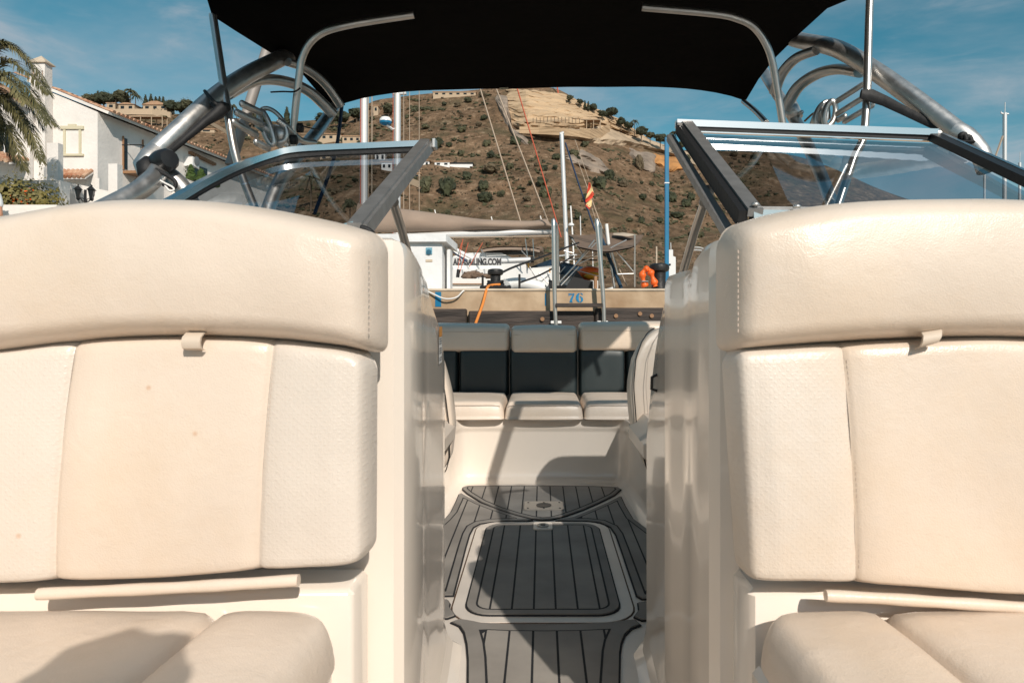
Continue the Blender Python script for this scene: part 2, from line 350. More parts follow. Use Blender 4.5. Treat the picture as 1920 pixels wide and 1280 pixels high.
def hill_mat():
    m = bpy.data.materials.new('dry hillside'); m.use_nodes = True; t = m.node_tree; b = t.nodes['Principled BSDF']; b.inputs['Roughness'].default_value = .95; b.inputs['Specular IOR Level'].default_value = .1
    g = t.nodes.new('ShaderNodeTexCoord')
    def nz(s, d, st=None, dist=0.):
        v = g.outputs['Object']
        if st:
            mp = t.nodes.new('ShaderNodeMapping'); mp.inputs['Scale'].default_value = st; t.links.new(v, mp.inputs[0]); v = mp.outputs[0]
        n = t.nodes.new('ShaderNodeTexNoise'); n.inputs['Scale'].default_value = s; n.inputs['Detail'].default_value = d; n.inputs['Roughness'].default_value = .68; n.inputs['Distortion'].default_value = dist
        t.links.new(v, n.inputs['Vector']); return n.outputs[0]
    def ramp(src, stops):
        c = t.nodes.new('ShaderNodeValToRGB'); e = c.color_ramp.elements
        while len(e) < len(stops): e.new(.5)
        for k, (p, col) in enumerate(stops): e[k].position = p; e[k].color = (*col, 1)
        t.links.new(src, c.inputs[0]); return c.outputs[0]
    base = ramp(nz(.03, 9), [(.32, (.13, .085, .052)), (.46, (.24, .155, .096)), (.57, (.33, .21, .13)), (.70, (.42, .29, .185))])
    fine = ramp(nz(.30, 8, (1, .5, 1.6)), [(.38, (.035, .028, .016)), (.47, (.13, .085, .05)), (.57, (.22, .145, .09)), (.66, (.46, .34, .23))])
    mx = t.nodes.new('ShaderNodeMix'); mx.data_type = 'RGBA'; mx.inputs[0].default_value = .62; t.links.new(base, mx.inputs[6]); t.links.new(fine, mx.inputs[7])
    gm = t.nodes.new('ShaderNodeMapRange'); gm.inputs[1].default_value = .52; gm.inputs[2].default_value = .64; t.links.new(nz(.055, 7), gm.inputs[0])
    m2 = t.nodes.new('ShaderNodeMath'); m2.operation = 'MULTIPLY'; m2.inputs[1].default_value = .6; t.links.new(gm.outputs[0], m2.inputs[0])
    mg = t.nodes.new('ShaderNodeMix'); mg.data_type = 'RGBA'; mg.inputs[7].default_value = (.085, .082, .045, 1); t.links.new(m2.outputs[0], mg.inputs[0]); t.links.new(mx.outputs[2], mg.inputs[6])
    t.links.new(mg.outputs[2], b.inputs['Base Color'])
    bp = t.nodes.new('ShaderNodeBump'); bp.inputs['Strength'].default_value = 1; bp.inputs['Distance'].default_value = 2.2; t.links.new(nz(.35, 9, (1, .6, 1.5)), bp.inputs['Height']); t.links.new(bp.outputs[0], b.inputs['Normal'])
    return m
MT['hill'] = hill_mat()
def water_mat():
    m = mat('harbour water', (.015, .045, .05), .06, bump=.5, bscale=1.2, bdist=.08); return m
MT['water'] = water_mat()
MT['ground'] = mat('quay paving', (.36, .32, .27), .9, var=.15, vscale=.5, bump=.3, bscale=8)

# ------------------------------------------------------------------ setting: water, land, quay
def S(name, verts, faces, m, smooth=False):
    o = M(name, verts, faces, m, None, smooth, 'structure'); return o
S('water', [(-1500,-1500,0),(1500,-1500,0),(1500,1500,0),(-1500,1500,0)], [(0,1,2,3)], MT['water'])
S('ground', [(-260,20,.9),(-9,20,.9),(-9,70,.9),(260,70,.9),(260,96,.9),(-260,96,.9)], [(0,1,2,3,4,5)], MT['ground'])

# hill
RIDGE = [(-1400,230),(-200,200),(100,200),(160,202),(260,204),(330,214),(420,220),(520,228),(600,224),(660,212),(700,190),(740,183),(800,176),(880,170),(950,163),(1040,166),(1090,192),(1150,222),(1200,250),(1250,278),(1300,282),(1400,284),(1480,290),(1560,315),(1650,355),(1750,388),(1900,425),(3300,470)]
YB, YR, YBASE = 95., 330., 572.
def hill_raw(px, t):
    yr = sinterp(RIDGE, px); Y = YB + (YR - YB) * t; q = t ** .92
    py = lerp(YBASE, yr, q); p = P(px, py, Y)
    n = noise.fractal(Vector((p.x * .02, p.y * .02, p.z * .03)), .9, 2.1, 6)
    n2 = noise.fractal(Vector((p.x * .13 + 9, p.y * .05, p.z * .2)), .8, 2.1, 4)
    w = math.sin(min(t, 1) * math.pi) ** .5
    return p + Vector((0, (n * 10 + n2 * 2.2) * w, (n2 * 1.2) * w))
def hill_soft(px, py):
    yr = sinterp(RIDGE, px); q = max(.01, min(1, (YBASE - py) / (YBASE - yr))); t = q ** (1/.92); Y = YB + (YR - YB) * t; p = P(px, lerp(YBASE, yr, q), Y)
    n = noise.fractal(Vector((p.x * .02, p.y * .02, p.z * .03)), .9, 2.1, 6); w = math.sin(min(t, 1) * math.pi) ** .5
    return p + Vector((0, n * 10 * w, 0))
def hillpt(px, py):
    yr = sinterp(RIDGE, px); q = (YBASE - py) / (YBASE - yr); q = max(0.01, min(1, q)); return hill_raw(px, q ** (1 / .92))
hv, hf = [], []
cols = [-1400 + 12.5 * i for i in range(376)]; NR = 90
for px in cols:
    for j in range(NR + 1): hv.append(hill_raw(px, j / NR))
    top = hv[-1]; hv.append(top + Vector((0, 40, -12))); hv.append(top + Vector((0, 260, -110)))
K = NR + 3
for i in range(len(cols) - 1):
    for j in range(K - 1): hf.append((i*K+j, (i+1)*K+j, (i+1)*K+j+1, i*K+j+1))
S('hill', hv, hf, MT['hill'], True)

# terraced cut on the hill (stepped limestone)
def patch(name, top, bot, m, nx=50, ny=40, push=1.6, steps=0, rag=3.0, depth=0.):
    xs0, xs1 = top[0][0], top[-1][0]; vs, fs = [], []
    for i in range(nx + 1):
        px = lerp(xs0, xs1, i / nx); a = interp(top, px); b = interp(bot, px)
        for j in range(ny + 1):
            v = j / ny; py = lerp(b, a, v) + rag * noise.noise(Vector((px*.07, j*.4, 3.3)))
            pxx = px + rag * noise.noise(Vector((px*.03, j*.35, 8.1))) * (1.5 if i in (0, nx) else .4)
            p = hill_soft(pxx, py) if steps else hillpt(pxx, py); edge = min(v, 1-v, i/nx, 1-i/nx)
            d = (push + (4.0 if steps else 1.0)) * min(1, edge * 7 + .02)
            if steps:
                s = v * steps; fr = s - math.floor(s); d += (min(1, fr * 1.35) - fr) * depth * 1.6
            vs.append(p + Vector((0, -d, 0)))
    for i in range(nx):
        for j in range(ny): fs.append((i*(ny+1)+j, (i+1)*(ny+1)+j, (i+1)*(ny+1)+j+1, i*(ny+1)+j+1))
    return S(name, vs, fs, m, False)
patch('terraced_slope', [(951,168),(1000,169),(1060,178),(1130,212),(1180,243),(1215,262)], [(951,230),(975,243),(1060,246),(1110,240),(1150,246),(1215,268)], MT['terrace'], 60, 60, 3.0, 9, 3, 3.0)
patch('terraced_slope', [(962,243),(1040,246),(1100,242),(1140,232),(1165,236),(1210,262),(1260,280),(1310,296)], [(962,248),(1010,254),(1060,263),(1130,268),(1180,272),(1240,288),(1280,305),(1310,318)], MT['retain'], 60, 14, 3.5, 0, 2)
patch('rock_face', [(930,178),(952,182),(960,240),(990,262)], [(925,182),(945,225),(965,262),(990,270)], MT['rock'], 14, 20, 1.5)
patch('rock_face', [(1060,292),(1090,284),(1120,300),(1150,322)], [(1060,298),(1090,318),(1120,322),(1150,326)], MT['rock'], 20, 12, 1.2)
patch('rock_face', [(1182,274),(1205,284),(1230,292)], [(1182,290),(1205,318),(1230,322)], MT['rock'], 16, 16, 1.4)
patch('ochre_cut', [(1226,290),(1250,296),(1290,300)], [(1226,306),(1250,322),(1290,320)], MT['ochre'], 24, 12, 1.8)

# quay across the boat's stern
QY, QT = 6.6, CZ + (590-541)/F*6.6
q = E('quay', 'x', 'quay', (0, QY, 0)); del q['label']; del q['category']; q['kind'] = 'structure'
MB().box((-9, QY, -1), (9, QY+4.2, QT-.03), .0).build('quay_wall', MT['concrete'], q)
autosmooth(MB().box((-9.02, QY-.012, QT-.03), (9.02, QY+4.2, QT), .012).build('coping', MT['coping'], q))
for x0, x1, z0, z1, dy in ((-3.2,-.72,-.02,.27,.10),(-.70,.50,-.02,.25,.09),(.51,3.2,.0,.28,.10),(-3.2,3.2,-.34,-.04,.11)):
    zt = CZ + (590-577)/F*QY
    o = MB().box((x0, QY-dy, zt-.30+z0), (x1, QY-.001, zt-.28+z1), .012).build('fender_plank', MT['timber'], q); autosmooth(o)
for px, py in ((1017,598),(1222,592),(1155,592),(1200,588)):
    p = P(px, py, QY-.105); MB().lathe([(.001,-.012),(.016,-.012),(.02,0),(.02,.01)], p, 10, (0,-1,0)).build('bolt_head', MT['wood'], q)
bl = P(825,575,QY); bt = P(817,546,QY)
MB().box((bt.x-.005, QY-.004, bl.z), (bl.x+.012, QY-.0005, QT-.032)).build('painted_band', MT['blue'], q)
bl = P(1023,573,QY); MB().box((bl.x-.007, QY-.004, bl.z), (bl.x+.007, QY-.0005, P(0,550,QY).z)).build('painted_band', MT['blue'], q)
# stencilled berth number 76
def stencil(name, polys, s=1.):
    b = MB()
    for pl in polys:
        pts = [P(x, y, QY-.004) for x, y in pl]; b.prism(pts, (0, .003, 0))
    return b.build(name, MT['bluestencil'], q)
zx = lambda x, y: (960 + x/5.817, 400 + y/5.817)
def Z7(l): return [zx(*p) for p in l]
def ring(cx, cy, ro_x, ro_y, ri_x, ri_y, a0, a1, n=10, ox=0):
    o = []
    for k in range(n+1):
        a = R(lerp(a0, a1, k/n)); o.append((cx+ro_x*math.cos(a), cy-ro_y*math.sin(a)))
    for k in range(n+1):
        a = R(lerp(a1, a0, k/n)); o.append((cx+ox+ri_x*math.cos(a), cy-ri_y*math.sin(a)))
    return o
stencil('painted_number', [Z7([(616,872),(630,872),(630,892),(620,905)]), Z7([(634,872),(646,872),(646,890),(634,890)]), Z7([(650,872),(662,872),(662,893),(650,890)]), Z7([(666,870),(682,872),(679,890),(666,895)]),
    Z7([(655,897),(678,893),(665,925),(655,962),(628,964),(636,935)]), Z7([(628,966),(664,964),(662,972),(628,972)]),
    Z7(ring(738, 920, 42, 53, 14, 45, 95, 262, ox=4)), Z7(ring(740, 938, 37, 35, 12, 26, -85, 88)), Z7(ring(748, 885, 24, 18, 12, 8, -20, 90))])

# ladder
lad = E('quay_ladder', 'stainless boarding ladder with two tall curved handrails beside the painted number 76', 'ladder', (P(1085,600,QY).x, QY-.15, CZ))
for xa, xb, xt in ((1040,1042,1038),(1131,1129,1120)):
    yl = QY - .16
    a = P(xa+4 if xa<1100 else xa+2, 640, yl); b = P(xa, 560, yl); c = P(xt, 425, yl)
    pts = [a, b, c] + [c + Vector((0, .02, .03)), c + Vector((.003, .07, .055)), c + Vector((.005, .13, .03)), P(xt+5, 430, yl+.2), P(xt+7, 535, yl+.28)]
    autosmooth(MB().tube(cat_rom(pts, 5), .0215, 12).build('handrail', MT['chrome'], lad), 60)
MB().box((P(1042,0,QY-.16).x, QY-.20, CZ+(590-576)/F*6.44), (P(1128,0,QY-.16).x, QY-.13, CZ+(590-568.5)/F*6.44), .004).build('rung', MT['timber'], lad)
MB().box((P(1042,0,QY-.16).x, QY-.20, CZ-.33), (P(1128,0,QY-.16).x, QY-.13, CZ-.30), .004).build('rung', MT['timber'], lad)
for px in (1036,1049,1123,1136):
    p = P(px, 604, QY-.14); MB().box(p - Vector((.018,.03,.014)), p + Vector((.018,.03,.014)), .004).build('bracket', MT['whiteboat'], lad)

# bollards
def bollard(px, base_y, topy, Y, label, rad=.062):
    b = P(px, base_y, Y); h = (base_y-topy)/F*Y; z0 = QT; h = P(0,topy,Y).z - z0
    t = E('bollard', label, 'bollard', (b.x, Y, z0), 'mooring bollards on the quay')
    autosmooth(MB().lathe([(rad*1.6,.0),(rad*1.6,.012),(rad*1.05,.02),(rad*.82,h*.35),(rad*.85,h*.68)], (b.x,Y,z0), 20).build('post', MT['iron'], t))
    autosmooth(MB().lathe([(rad*.86,h*.68),(rad*1.22,h*.73),(rad*1.32,h*.83),(rad*1.22,h*.95),(rad*.8,h),(.002,h*1.01)], (b.x,Y,z0), 20).build('cap', MT['iron'], t)); return t
bollard(929, 541, 504, QY+.35, 'black iron bollard with mooring ropes wrapped round it in front of the white yacht')
bollard(1236, 538, 494, QY+.5, 'black iron bollard beside the orange life vest and blue pole', .08)
# ropes
def rope(name, label, pts, r, m, cat='rope', n=8, seg=8):
    o = MB().tube(cat_rom(pts, seg), r, n).build(name, m, None, True); tag(o, label, cat); return o
bp = P(915, 540, QY+.3); bp.z = QT + .05
rope('mooring_rope', 'orange mooring rope running down from the bollard towards the boat', [P(929,534,QY+.35)+Vector((.05,-.07,0)), P(920,535,QY+.2), P(913,541,QY+.02), P(905,570,QY-.12), P(893,603,QY-.35), P(880,640,QY-.8)], .014, MT['orangerope'])
cb = MB()
for k in range(3):
    z = QT + .02 + k*.028; cb.tube([(P(929,0,QY+.35).x + math.cos(a)*(.085-.006*k), QY+.35+math.sin(a)*.085, z + .012*math.sin(a*2+k)) for a in [2*math.pi*i/20 for i in range(20)]], .014, 7, closed=True)
for k in range(2):
    c = P(915+k*28, 540, QY+.2); c.z = QT+.02; cb.tube([(c.x+math.cos(a)*.07, c.y+math.sin(a)*.05, c.z+.01*math.sin(3*a)) for a in [2*math.pi*i/16 for i in range(16)]], .014, 7, closed=True)
tag(cb.build('rope_coil', MT['rope_black'], None, True), 'black rope coiled round the foot of the bollard holding the orange rope', 'rope')
rope('shore_cable', 'white cable drooping over the quay edge beside the kiosk', [P(790,540,QY-.02), P(812,551,QY-.03), P(830,559,QY-.05), P(845,560,QY-.05), P(858,556,QY-.04), P(868,546,QY-.02), P(880,541,QY+.1), P(905,541,QY+.5)], .008, MT['whiterope'], 'cable')
rope('mooring_rope', 'thin black rope stretched from the bollard up past the ladder rail', [P(929,518,QY+.35), P(960,502,QY+.8), P(1020,480,QY+1.8), P(1085,455,QY+3.0)], .012, MT['rope_black'])
rope('mooring_rope', 'lower black rope slanting up behind the ladder to the frame', [P(974,530,QY+1.5), P(1020,512,QY+2.5), P(1075,480,QY+3.6)], .012, MT['rope_black'])
for px, l in ((905,'left'),(983.5,'right')):
    b = P(px if px < 950 else 974, 541, QY+.6); b.z = QT
    t = MB().lathe([(.012,0),(.012,P(0,516 if px<950 else 514,QY+.6).z-QT)], b, 8).build('quay_post', MT['iron']); tag(t, 'thin black steel peg on the quay left of the bollard' if px < 950 else 'short thick black peg on the quay right of the bollard', 'post')
# blue pole
p0 = P(1250, 545, QY+.9); t = E('blue_pole', 'tall thin bright blue pole standing on the quay beside the black bollard', 'pole', (p0.x, QY+.9, QT))
MB().box((P(1246,0,QY+.9).x, QY+.87, QT), (P(1253.5,0,QY+.9).x, QY+.91, P(0,258,QY+.9).z), .004).build('post', MT['blue'], t)
MB().box((P(1246,0,QY+.9).x-.006, QY+.865, P(0,345,QY+.9).z), (P(1253.5,0,QY+.9).x+.004, QY+.915, P(0,343,QY+.9).z), .001).build('joint', MT['white'], t)
# life vest over bollard foot
t = E('life_vest', 'orange life vest with silver reflective tape slumped beside the bollard', 'life vest', (P(1215,540,QY+.45).x, QY+.45, QT))
Yv = QY+.42
a = cat_rom([P(1210,538,Yv), P(1206,525,Yv), P(1205,512,Yv), P(1211,505,Yv), P(1218,507,Yv), P(1222,516,Yv), P(1227,530,Yv), P(1229,537,Yv)], 5)
autosmooth(MB().tube(a, [.024+.010*math.sin(i*.9) + .006 for i in range(len(a))], 10).build('foam_collar', MT['orange'], t), 70)
MB().box(P(1203.5,526,Yv-.05), P(1214,529,Yv+.02), .003).build('reflective_band', MT['alu_matte'], t)
# kiosk
t = E('service_kiosk', 'small white masonry kiosk with flat overhanging roof and blue round sign on the quay', 'kiosk', (P(800,541,QY+.5).x, QY+.5, QT))
Yk = QY + .25; xL, xR = P(700,0,Yk).x, P(829,0,Yk).x; zr = P(0,454,Yk).z
MB().box((xL, Yk, QT), (xR, Yk+.35, zr+.02), .006).build('wall', MT['kiosk'], t)
xe = P(846,0,Yk+.5).x
MB().prism([(xL-.05, Yk-.06, zr), (P(838,0,Yk).x, Yk-.06, zr), (P(838,0,Yk).x+.05, Yk+.3, zr-.05), (P(838,0,Yk).x+.05, Yk+.45, zr-.05), (xL-.05, Yk+.45, zr)], (0,0,.075)).build('roof_slab', MT['kiosk'], t)
MB().box((xR+.03, Yk+.12, QT), (xR+.065, Yk+.3, zr-.06), .004).build('side_pier', MT['kiosk'], t)
c = P(804.5, 471, Yk-.004)
sg = MB().prism([(c.x-.031,Yk-.012,c.z-.03),(c.x+.031,Yk-.012,c.z-.03),(c.x+.031,Yk-.012,c.z+.036),(c.x-.031,Yk-.012,c.z+.036)], (0,.011,0)).build('sign', mat('sign blue', (.16,.36,.46), .4), t)
sub = MB().lathe([(.025,0),(.025,.006),(.001,.007)], (c.x, Yk-.0125, c.z-.008), 16, (0,-1,0)).build('sign_disc', mat('sign dark blue', (.03,.12,.19), .35), sg)
c = P(804.5, 489, Yk); MB().box((c.x-.034,Yk-.006,c.z-.012), (c.x+.034,Yk+.001,c.z+.014), .002).build('plate', MT['coping'], t)

# ------------------------------------------------------------------ THE MOTORBOAT
boat = E('motorboat', 'cream bowrider motorboat with walk-through windshield, black canopy, metal tower and grey plank floor', 'boat', (0, 2, 0))
def pad(name_zones, keys, top, bot, Yf, D, r, mapf, mats, parent, rc=.03, dome=.012, seam_w=.004, seam_d=.005, nfill=10, nrows=18, pw=.5, back=True):
    """cushion: keys = [(a_top,a_bot)...] columns; top/bot(a)->b. mapf(a,b,h)->world, h = height from the back. Each zone a mesh."""
    dz = [r*(1-math.cos(R(x))) for x in (0, 14, 28, 42, 58, 74, 90)]
    n = len(keys); width = abs(keys[-1][0]-keys[0][0]); sgn = 1 if keys[-1][0] > keys[0][0] else -1
    colsz = []
    for z in range(n-1):
        (ta, ba), (tb, bb) = keys[z], keys[z+1]; w = abs(tb-ta); off = []
        s0 = dz if z == 0 else [0, seam_w*.5, seam_w, seam_w*2.2]
        s1 = dz if z == n-2 else [0, seam_w*.5, seam_w, seam_w*2.2]
        off = list(s0) + [lerp(s0[-1], w-s1[-1], k/nfill) for k in range(1, nfill)] + [w-x for x in reversed(s1)]
        colsz.append([x/w for x in off])
    rows = None; g = lambda t: 1. if t >= 1 else max(0., 1-(1-max(t,0))**2)**pw
    objs = []
    for z in range(n-1):
        vs, fs = [], []; (ta, ba), (tb, bb) = keys[z], keys[z+1]
        for u in colsz[z]:
            a_t = lerp(ta, tb, u); a_b = lerp(ba, bb, u)
            zt = top(a_t); zb = bot(a_b); H = abs(zt-zb)
            de = min(abs(a_t-keys[0][0]), abs(keys[-1][0]-a_t))
            cut = rc*(1-g(de/rc)) if rc else 0
            sg = 1 if zt > zb else -1
            zt2 = zt-sg*cut; zb2 = zb+sg*cut; H2 = abs(zt2-zb2)
            rws = dz + [lerp(dz[-1], H2-dz[-1], k/nrows) for k in range(1, nrows)] + [H2-x for x in reversed(dz)]
            for b_ in rws:
                v = b_/max(H2,1e-6); aa = lerp(a_b, a_t, v); bz = zb2 + sg*b_
                du = min(abs(aa-lerp(keys[0][1],keys[0][0],v)), abs(lerp(keys[-1][1],keys[-1][0],v)-aa)); dv = min(b_, H2-b_)
                h = D*g(du/r)*g(dv/r)
                h += dome*min(1, du/(r*3))*math.sin(math.pi*v)**.7 if 0 < v < 1 else 0
                for kk in range(1, n-1):
                    ds = abs(aa - lerp(keys[kk][1], keys[kk][0], v))
                    h -= seam_d*math.exp(-(ds/seam_w)**2) + .006*math.exp(-(ds/.022)**2)
                h += .0016*noise.noise(Vector((aa*9, bz*9, z)))*g(dv/r)
                vs.append(mapf(aa, bz, h))
        nr = len(rws)
        for i in range(len(colsz[z])-1):
            for j in range(nr-1): fs.append((i*nr+j, (i+1)*nr+j, (i+1)*nr+j+1, i*nr+j+1))
        if back:
            lo = [i*nr for i in range(len(colsz[z]))]; hi = [i*nr+nr-1 for i in range(len(colsz[z]))]
            fs.append(tuple(lo+hi[::-1]))
        objs.append(M(name_zones[z], vs, fs, mats[z], parent, True))
    return objs
def stitches(parent, path, m, ln=.0045, r=.0008, name='stitching'):
    b = MB(); acc = 0
    pts = cat_rom(path, 8); i = 0; d = 0; step = ln*1.7
    segs = []
    for a, c in zip(pts, pts[1:]):
        L_ = (c-a).length; 
        while d < L_:
            p = a.lerp(c, d/L_); t = (c-a).normalized(); b.tube([p-t*ln/2, p+t*ln/2], r, 4); d += step
        d -= L_
    o = b.build(name, m, parent); o['kind'] = 'stuff'; return o

def X_(px, Y): return (px-VX)/F*Y
def Z_(py, Y): return CZ+(VY-py)/F*Y
def bow_seat(side):
    seat = PE('bow_seat', boat)
    YB_, D = .925, .060
    def mp(Yfront, Dd): return lambda a, b, h: Vector((a, Yfront+Dd-h, b))
    if side < 0:
        tp = [(-420,520),(-250,455),(-100,415),(0,399),(100,383),(200,375),(330,376),(420,384),(500,396),(600,415),(660,430),(700,448),(716,470)]
        bt = [(-420,700),(-100,668),(0,655),(100,643),(200,634),(300,631),(400,632),(500,636),(600,646),(650,653),(697,664),(716,672)]
        k0, k1, kb0, kb1 = -420, 700, -420, 697
        bk_t = [(-420,690),(0,654),(100,641),(200,634),(350,631),(500,637),(600,650),(650,660),(690,684)]
        bk_b = [(-420,1110),(0,1101),(90,1098),(200,1095),(300,1091),(474,1078),(560,1073),(640,1068),(697,1052)]
        keysb = [(-420,-420),(125,83),(503,474),(684,682)]; zones = ['side_panel','centre_panel','side_panel']; mats = [MT['vinyl_dot'],MT['vinyl'],MT['vinyl_dot']]
    else:
        tp = [(1361,470),(1385,432),(1430,412),(1500,396),(1600,382),(1700,376),(1800,374),(1920,374),(2100,385),(2350,430),(2450,500)]
        bt = [(1361,668),(1380,660),(1450,652),(1600,640),(1750,634),(1920,633),(2100,640),(2450,690)]
        k0, k1, kb0, kb1 = 1374, 2450, 1380, 2450
        bk_t = [(1380,668),(1400,657),(1590,645),(1750,637),(1920,634),(2450,690)]
        bk_b = [(1400,1086),(1420,1096),(1550,1099),(1620,1103),(1750,1111),(1920,1123),(2450,1140)]
        keysb = [(1380,1404),(1590,1618),(2120,2135),(2450,2450)]; zones = ['side_panel','centre_panel','side_panel']; mats = [MT['vinyl_dot'],MT['vinyl'],MT['vinyl_dot']]
    Yh = .915
    T = lambda x: Z_(sinterp(tp, x*F/Yh+VX), Yh+.068); B = lambda x: Z_(sinterp(bt, x*F/Yh+VX), Yh+.03)-.004
    keys = [(X_(k0,Yh),)*2, (X_(k1,Yh),)*2]
    Dh = .088
    pad(['headrest'], keys, T, B, Yh, Dh, .032, mp(Yh, Dh), [MT['vinyl']], seat, rc=.018, dome=.020, nfill=40, nrows=22)
    xs = X_(689 if side < 0 else 1389, Yh)
    # stitch line down the end of the headrest
    y0, y1 = (482, 628) if side < 0 else (470, 630)
    stitches(seat, [Vector((xs+(side*-1)*0, Yh+.0125, Z_(lerp(y0,y1,k/10),Yh))) for k in range(11)], MT['thread'])
    Tb = lambda x: Z_(sinterp(bk_t, x*F/YB_+VX), YB_)+.004; Bb = lambda x: Z_(sinterp(bk_b, x*F/YB_+VX), YB_+.018)
    kk = [(X_(a,YB_), X_(b,YB_)) for a, b in keysb]
    o = pad(zones, kk, Tb, Bb, YB_+.012, D, .015, mp(YB_+.012, D), mats, seat, rc=.020, dome=.012, nfill=16, nrows=30)
    for kx in (1, 2):
        a, b = kk[kx]
        if abs(a*F/YB_+VX-960) < 1100:
            sg = .004
            pth = []
            for j in range(13):
                v = j/12; x = lerp(a, b, v); z = lerp(Tb(a), Bb(b), v)
                dv = min(v, 1-v)*.33; 
                if dv < .02: continue
                pth.append(Vector((x+sg, YB_+.012 - .012*math.sin(math.pi*v)**.7 + .0105 - .002, z)))
            stitches(seat, pth, MT['thread'])
    # pull tab
    tx = 363 if side < 0 else 1742; ty = 640 if side < 0 else 633; c = P(tx, ty, YB_-.004); rot = .0 if side < 0 else -.35
    prof = [(-.0135,.013),(-.0135,.002),(-.0125,-.008),(.0125,-.008),(.0135,.002),(.0135,.013)]
    tb = MB(); 
    vs = []
    for (yy, zz) in ((.022,.010),(.004,.012),(-.006,.006),(-.009,-.002),(-.006,-.009),(.004,-.012)):
        for xx in (-.0125, .0125): vs.append(c + Vector((xx + rot*-zz*.9, yy, zz + xx*(-.0 if side<0 else -.28)*-1)))
    fs = [(2*i, 2*i+1, 2*i+3, 2*i+2) for i in range(5)]
    vs2 = [v + Vector((0, .004, 0)) for v in vs]; nb = len(vs)
    fs += [(2*i+2+nb, 2*i+3+nb, 2*i+1+nb, 2*i+nb) for i in range(5)]
    fs += [(2*i, 2*i+2, 2*i+2+nb, 2*i+nb) for i in range(5)] + [(2*i+1+nb, 2*i+3+nb, 2*i+3, 2*i+1) for i in range(5)] + [(10,11,11+nb,10+nb)]
    tb.add(vs+vs2, fs); autosmooth(tb.build('pull_tab', MT['piping'], seat), 50)
    # rolled cover tube under the backrest
    if side < 0: ends = [(72,1109),(200,1103),(330,1097),(450,1090),(560,1083)]
    else: ends = [(1548,1112),(1650,1117),(1760,1124),(1870,1131),(2000,1140),(2200,1150)]
    pts = cat_rom([P(x, y+4, .938) for x, y in ends], 6); nn = len(pts)
    autosmooth(MB().tube(pts, [.0080+.0004*math.sin(i*.9) for i in range(nn)], 14).build('cover_roll', MT['vinyl'], seat), 60)
    # moulded seat box
    xi = -.272 if side < 0 else .299
    zt = CZ-.397
    b = MB(); e = .012
    x_out = -1.02 if side < 0 else 1.02
    b.box((x_out, .985, CZ-.86), (xi, 1.075, zt), .009)
    autosmooth(b.build('seat_base', MT['gel'], seat), 50)
    # seat cushion
    xe = -.276 if side < 0 else .292
    s = side
    zc = CZ-.472
    mapS = lambda a, bb, h: Vector((a, bb, zc+h))
    kx = [(xe, xe), (-.452 if s<0 else .474,)*2, (s*.99,)*2]
    Tt = lambda x: .972
    Bt = lambda x: .42
    ks = kx if s > 0 else kx
    pad(['side_bolster','seat_cushion'], ks, lambda x: .974, lambda x: .40, 0, .06, .036, mapS, [MT['vinyl'],MT['vinyl']], seat, rc=.075, dome=.014, nfill=16, nrows=26, seam_w=.007, seam_d=.012)
    # fore part of the bow lounge under and behind the camera
    MB().box((s*1.02, -1.0, CZ-.86), (s*.30, .984, CZ-.50), .01).build('seat_base', MT['gel'], seat)
    return seat
bow_seat(-1); bow_seat(1)

# consoles
def console(side):
    c = PE('console', boat)
    if side < 0:
        prof = [(-.98,1.078,.150),(-.60,1.078,.135),(-.33,1.078,.124),(-.270,1.080,.124),(-.236,1.086,.124),(-.222,1.100,.122),(-.2165,1.128,.120),(-.2160,1.19,.112),(-.219,1.26,.098),(-.226,1.31,.090),(-.228,1.37,.078),(-.230,1.40,.062),(-.234,1.47,.035),(-.240,1.56,.010),(-.244,1.64,-.015),(-.249,1.72,-.055),(-.252,1.77,-.10),(-.262,1.80,-.14),(-.29,1.815,-.16),(-.98,1.815,.0)]
    else:
        prof = [(.98,1.078,.150),(.60,1.078,.135),(.36,1.078,.128),(.312,1.080,.128),(.286,1.095,.126),(.274,1.12,.124),(.270,1.17,.120),(.266,1.20,.108),(.267,1.235,.088),(.266,1.30,.086),(.257,1.345,.085),(.2555,1.42,.084),(.263,1.435,.065),(.268,1.50,.045),(.2725,1.58,.005),(.276,1.66,-.06),(.277,1.73,-.15),(.2745,1.79,-.30),(.285,1.815,-.33),(.98,1.815,0)]
    vs, fs = [], []; n = len(prof)
    rows = [('f',0,.045),('f',.012,.022),('f',.03,.008),('f',.06,.0)] + [('m',k/9,0) for k in range(1,9)] + [('t',.03,0),('t',.014,-.003),('t',.004,-.009),('t',0,-.02)]
    for i, (x, y, zt) in enumerate(prof):
        a = Vector(prof[max(i-1,0)][:2]); b_ = Vector(prof[min(i+1,n-1)][:2]); t = (b_-a).normalized()
        nrm = Vector((t.y, -t.x)) if side < 0 else Vector((-t.y, t.x))   # outward to walkway
        top = CZ+zt; base = CZ-.86
        flare = 1.0 if 3 < i < n-3 else .3
        for kind, q_, off in rows:
            if kind == 'f': z = base+q_; o_ = off*flare
            elif kind == 'm': z = lerp(base+.06, top-.03, q_); o_ = 0
            else: z = top-q_; o_ = off
            vs.append(Vector((x+nrm.x*o_, y+nrm.y*o_, z)))
    m = len(rows)
    for i in range(n-1):
        for j in range(m-1): fs.append((i*m+j, (i+1)*m+j, (i+1)*m+j+1, i*m+j+1))
    # top cap: connect to a row further out
    base = len(vs)
    for i, (x, y, zt) in enumerate(prof): vs.append(Vector((side*.985, min(max(y,1.09),1.80), CZ+zt+.01)))
    for i in range(n-1): fs.append((i*m+m-1, (i+1)*m+m-1, base+i+1, base+i))
    o = M('console_shell', vs, fs, MT['gel'], c, True); autosmooth(o, 20)
    return c
cL = console(-1); cR = console(1)
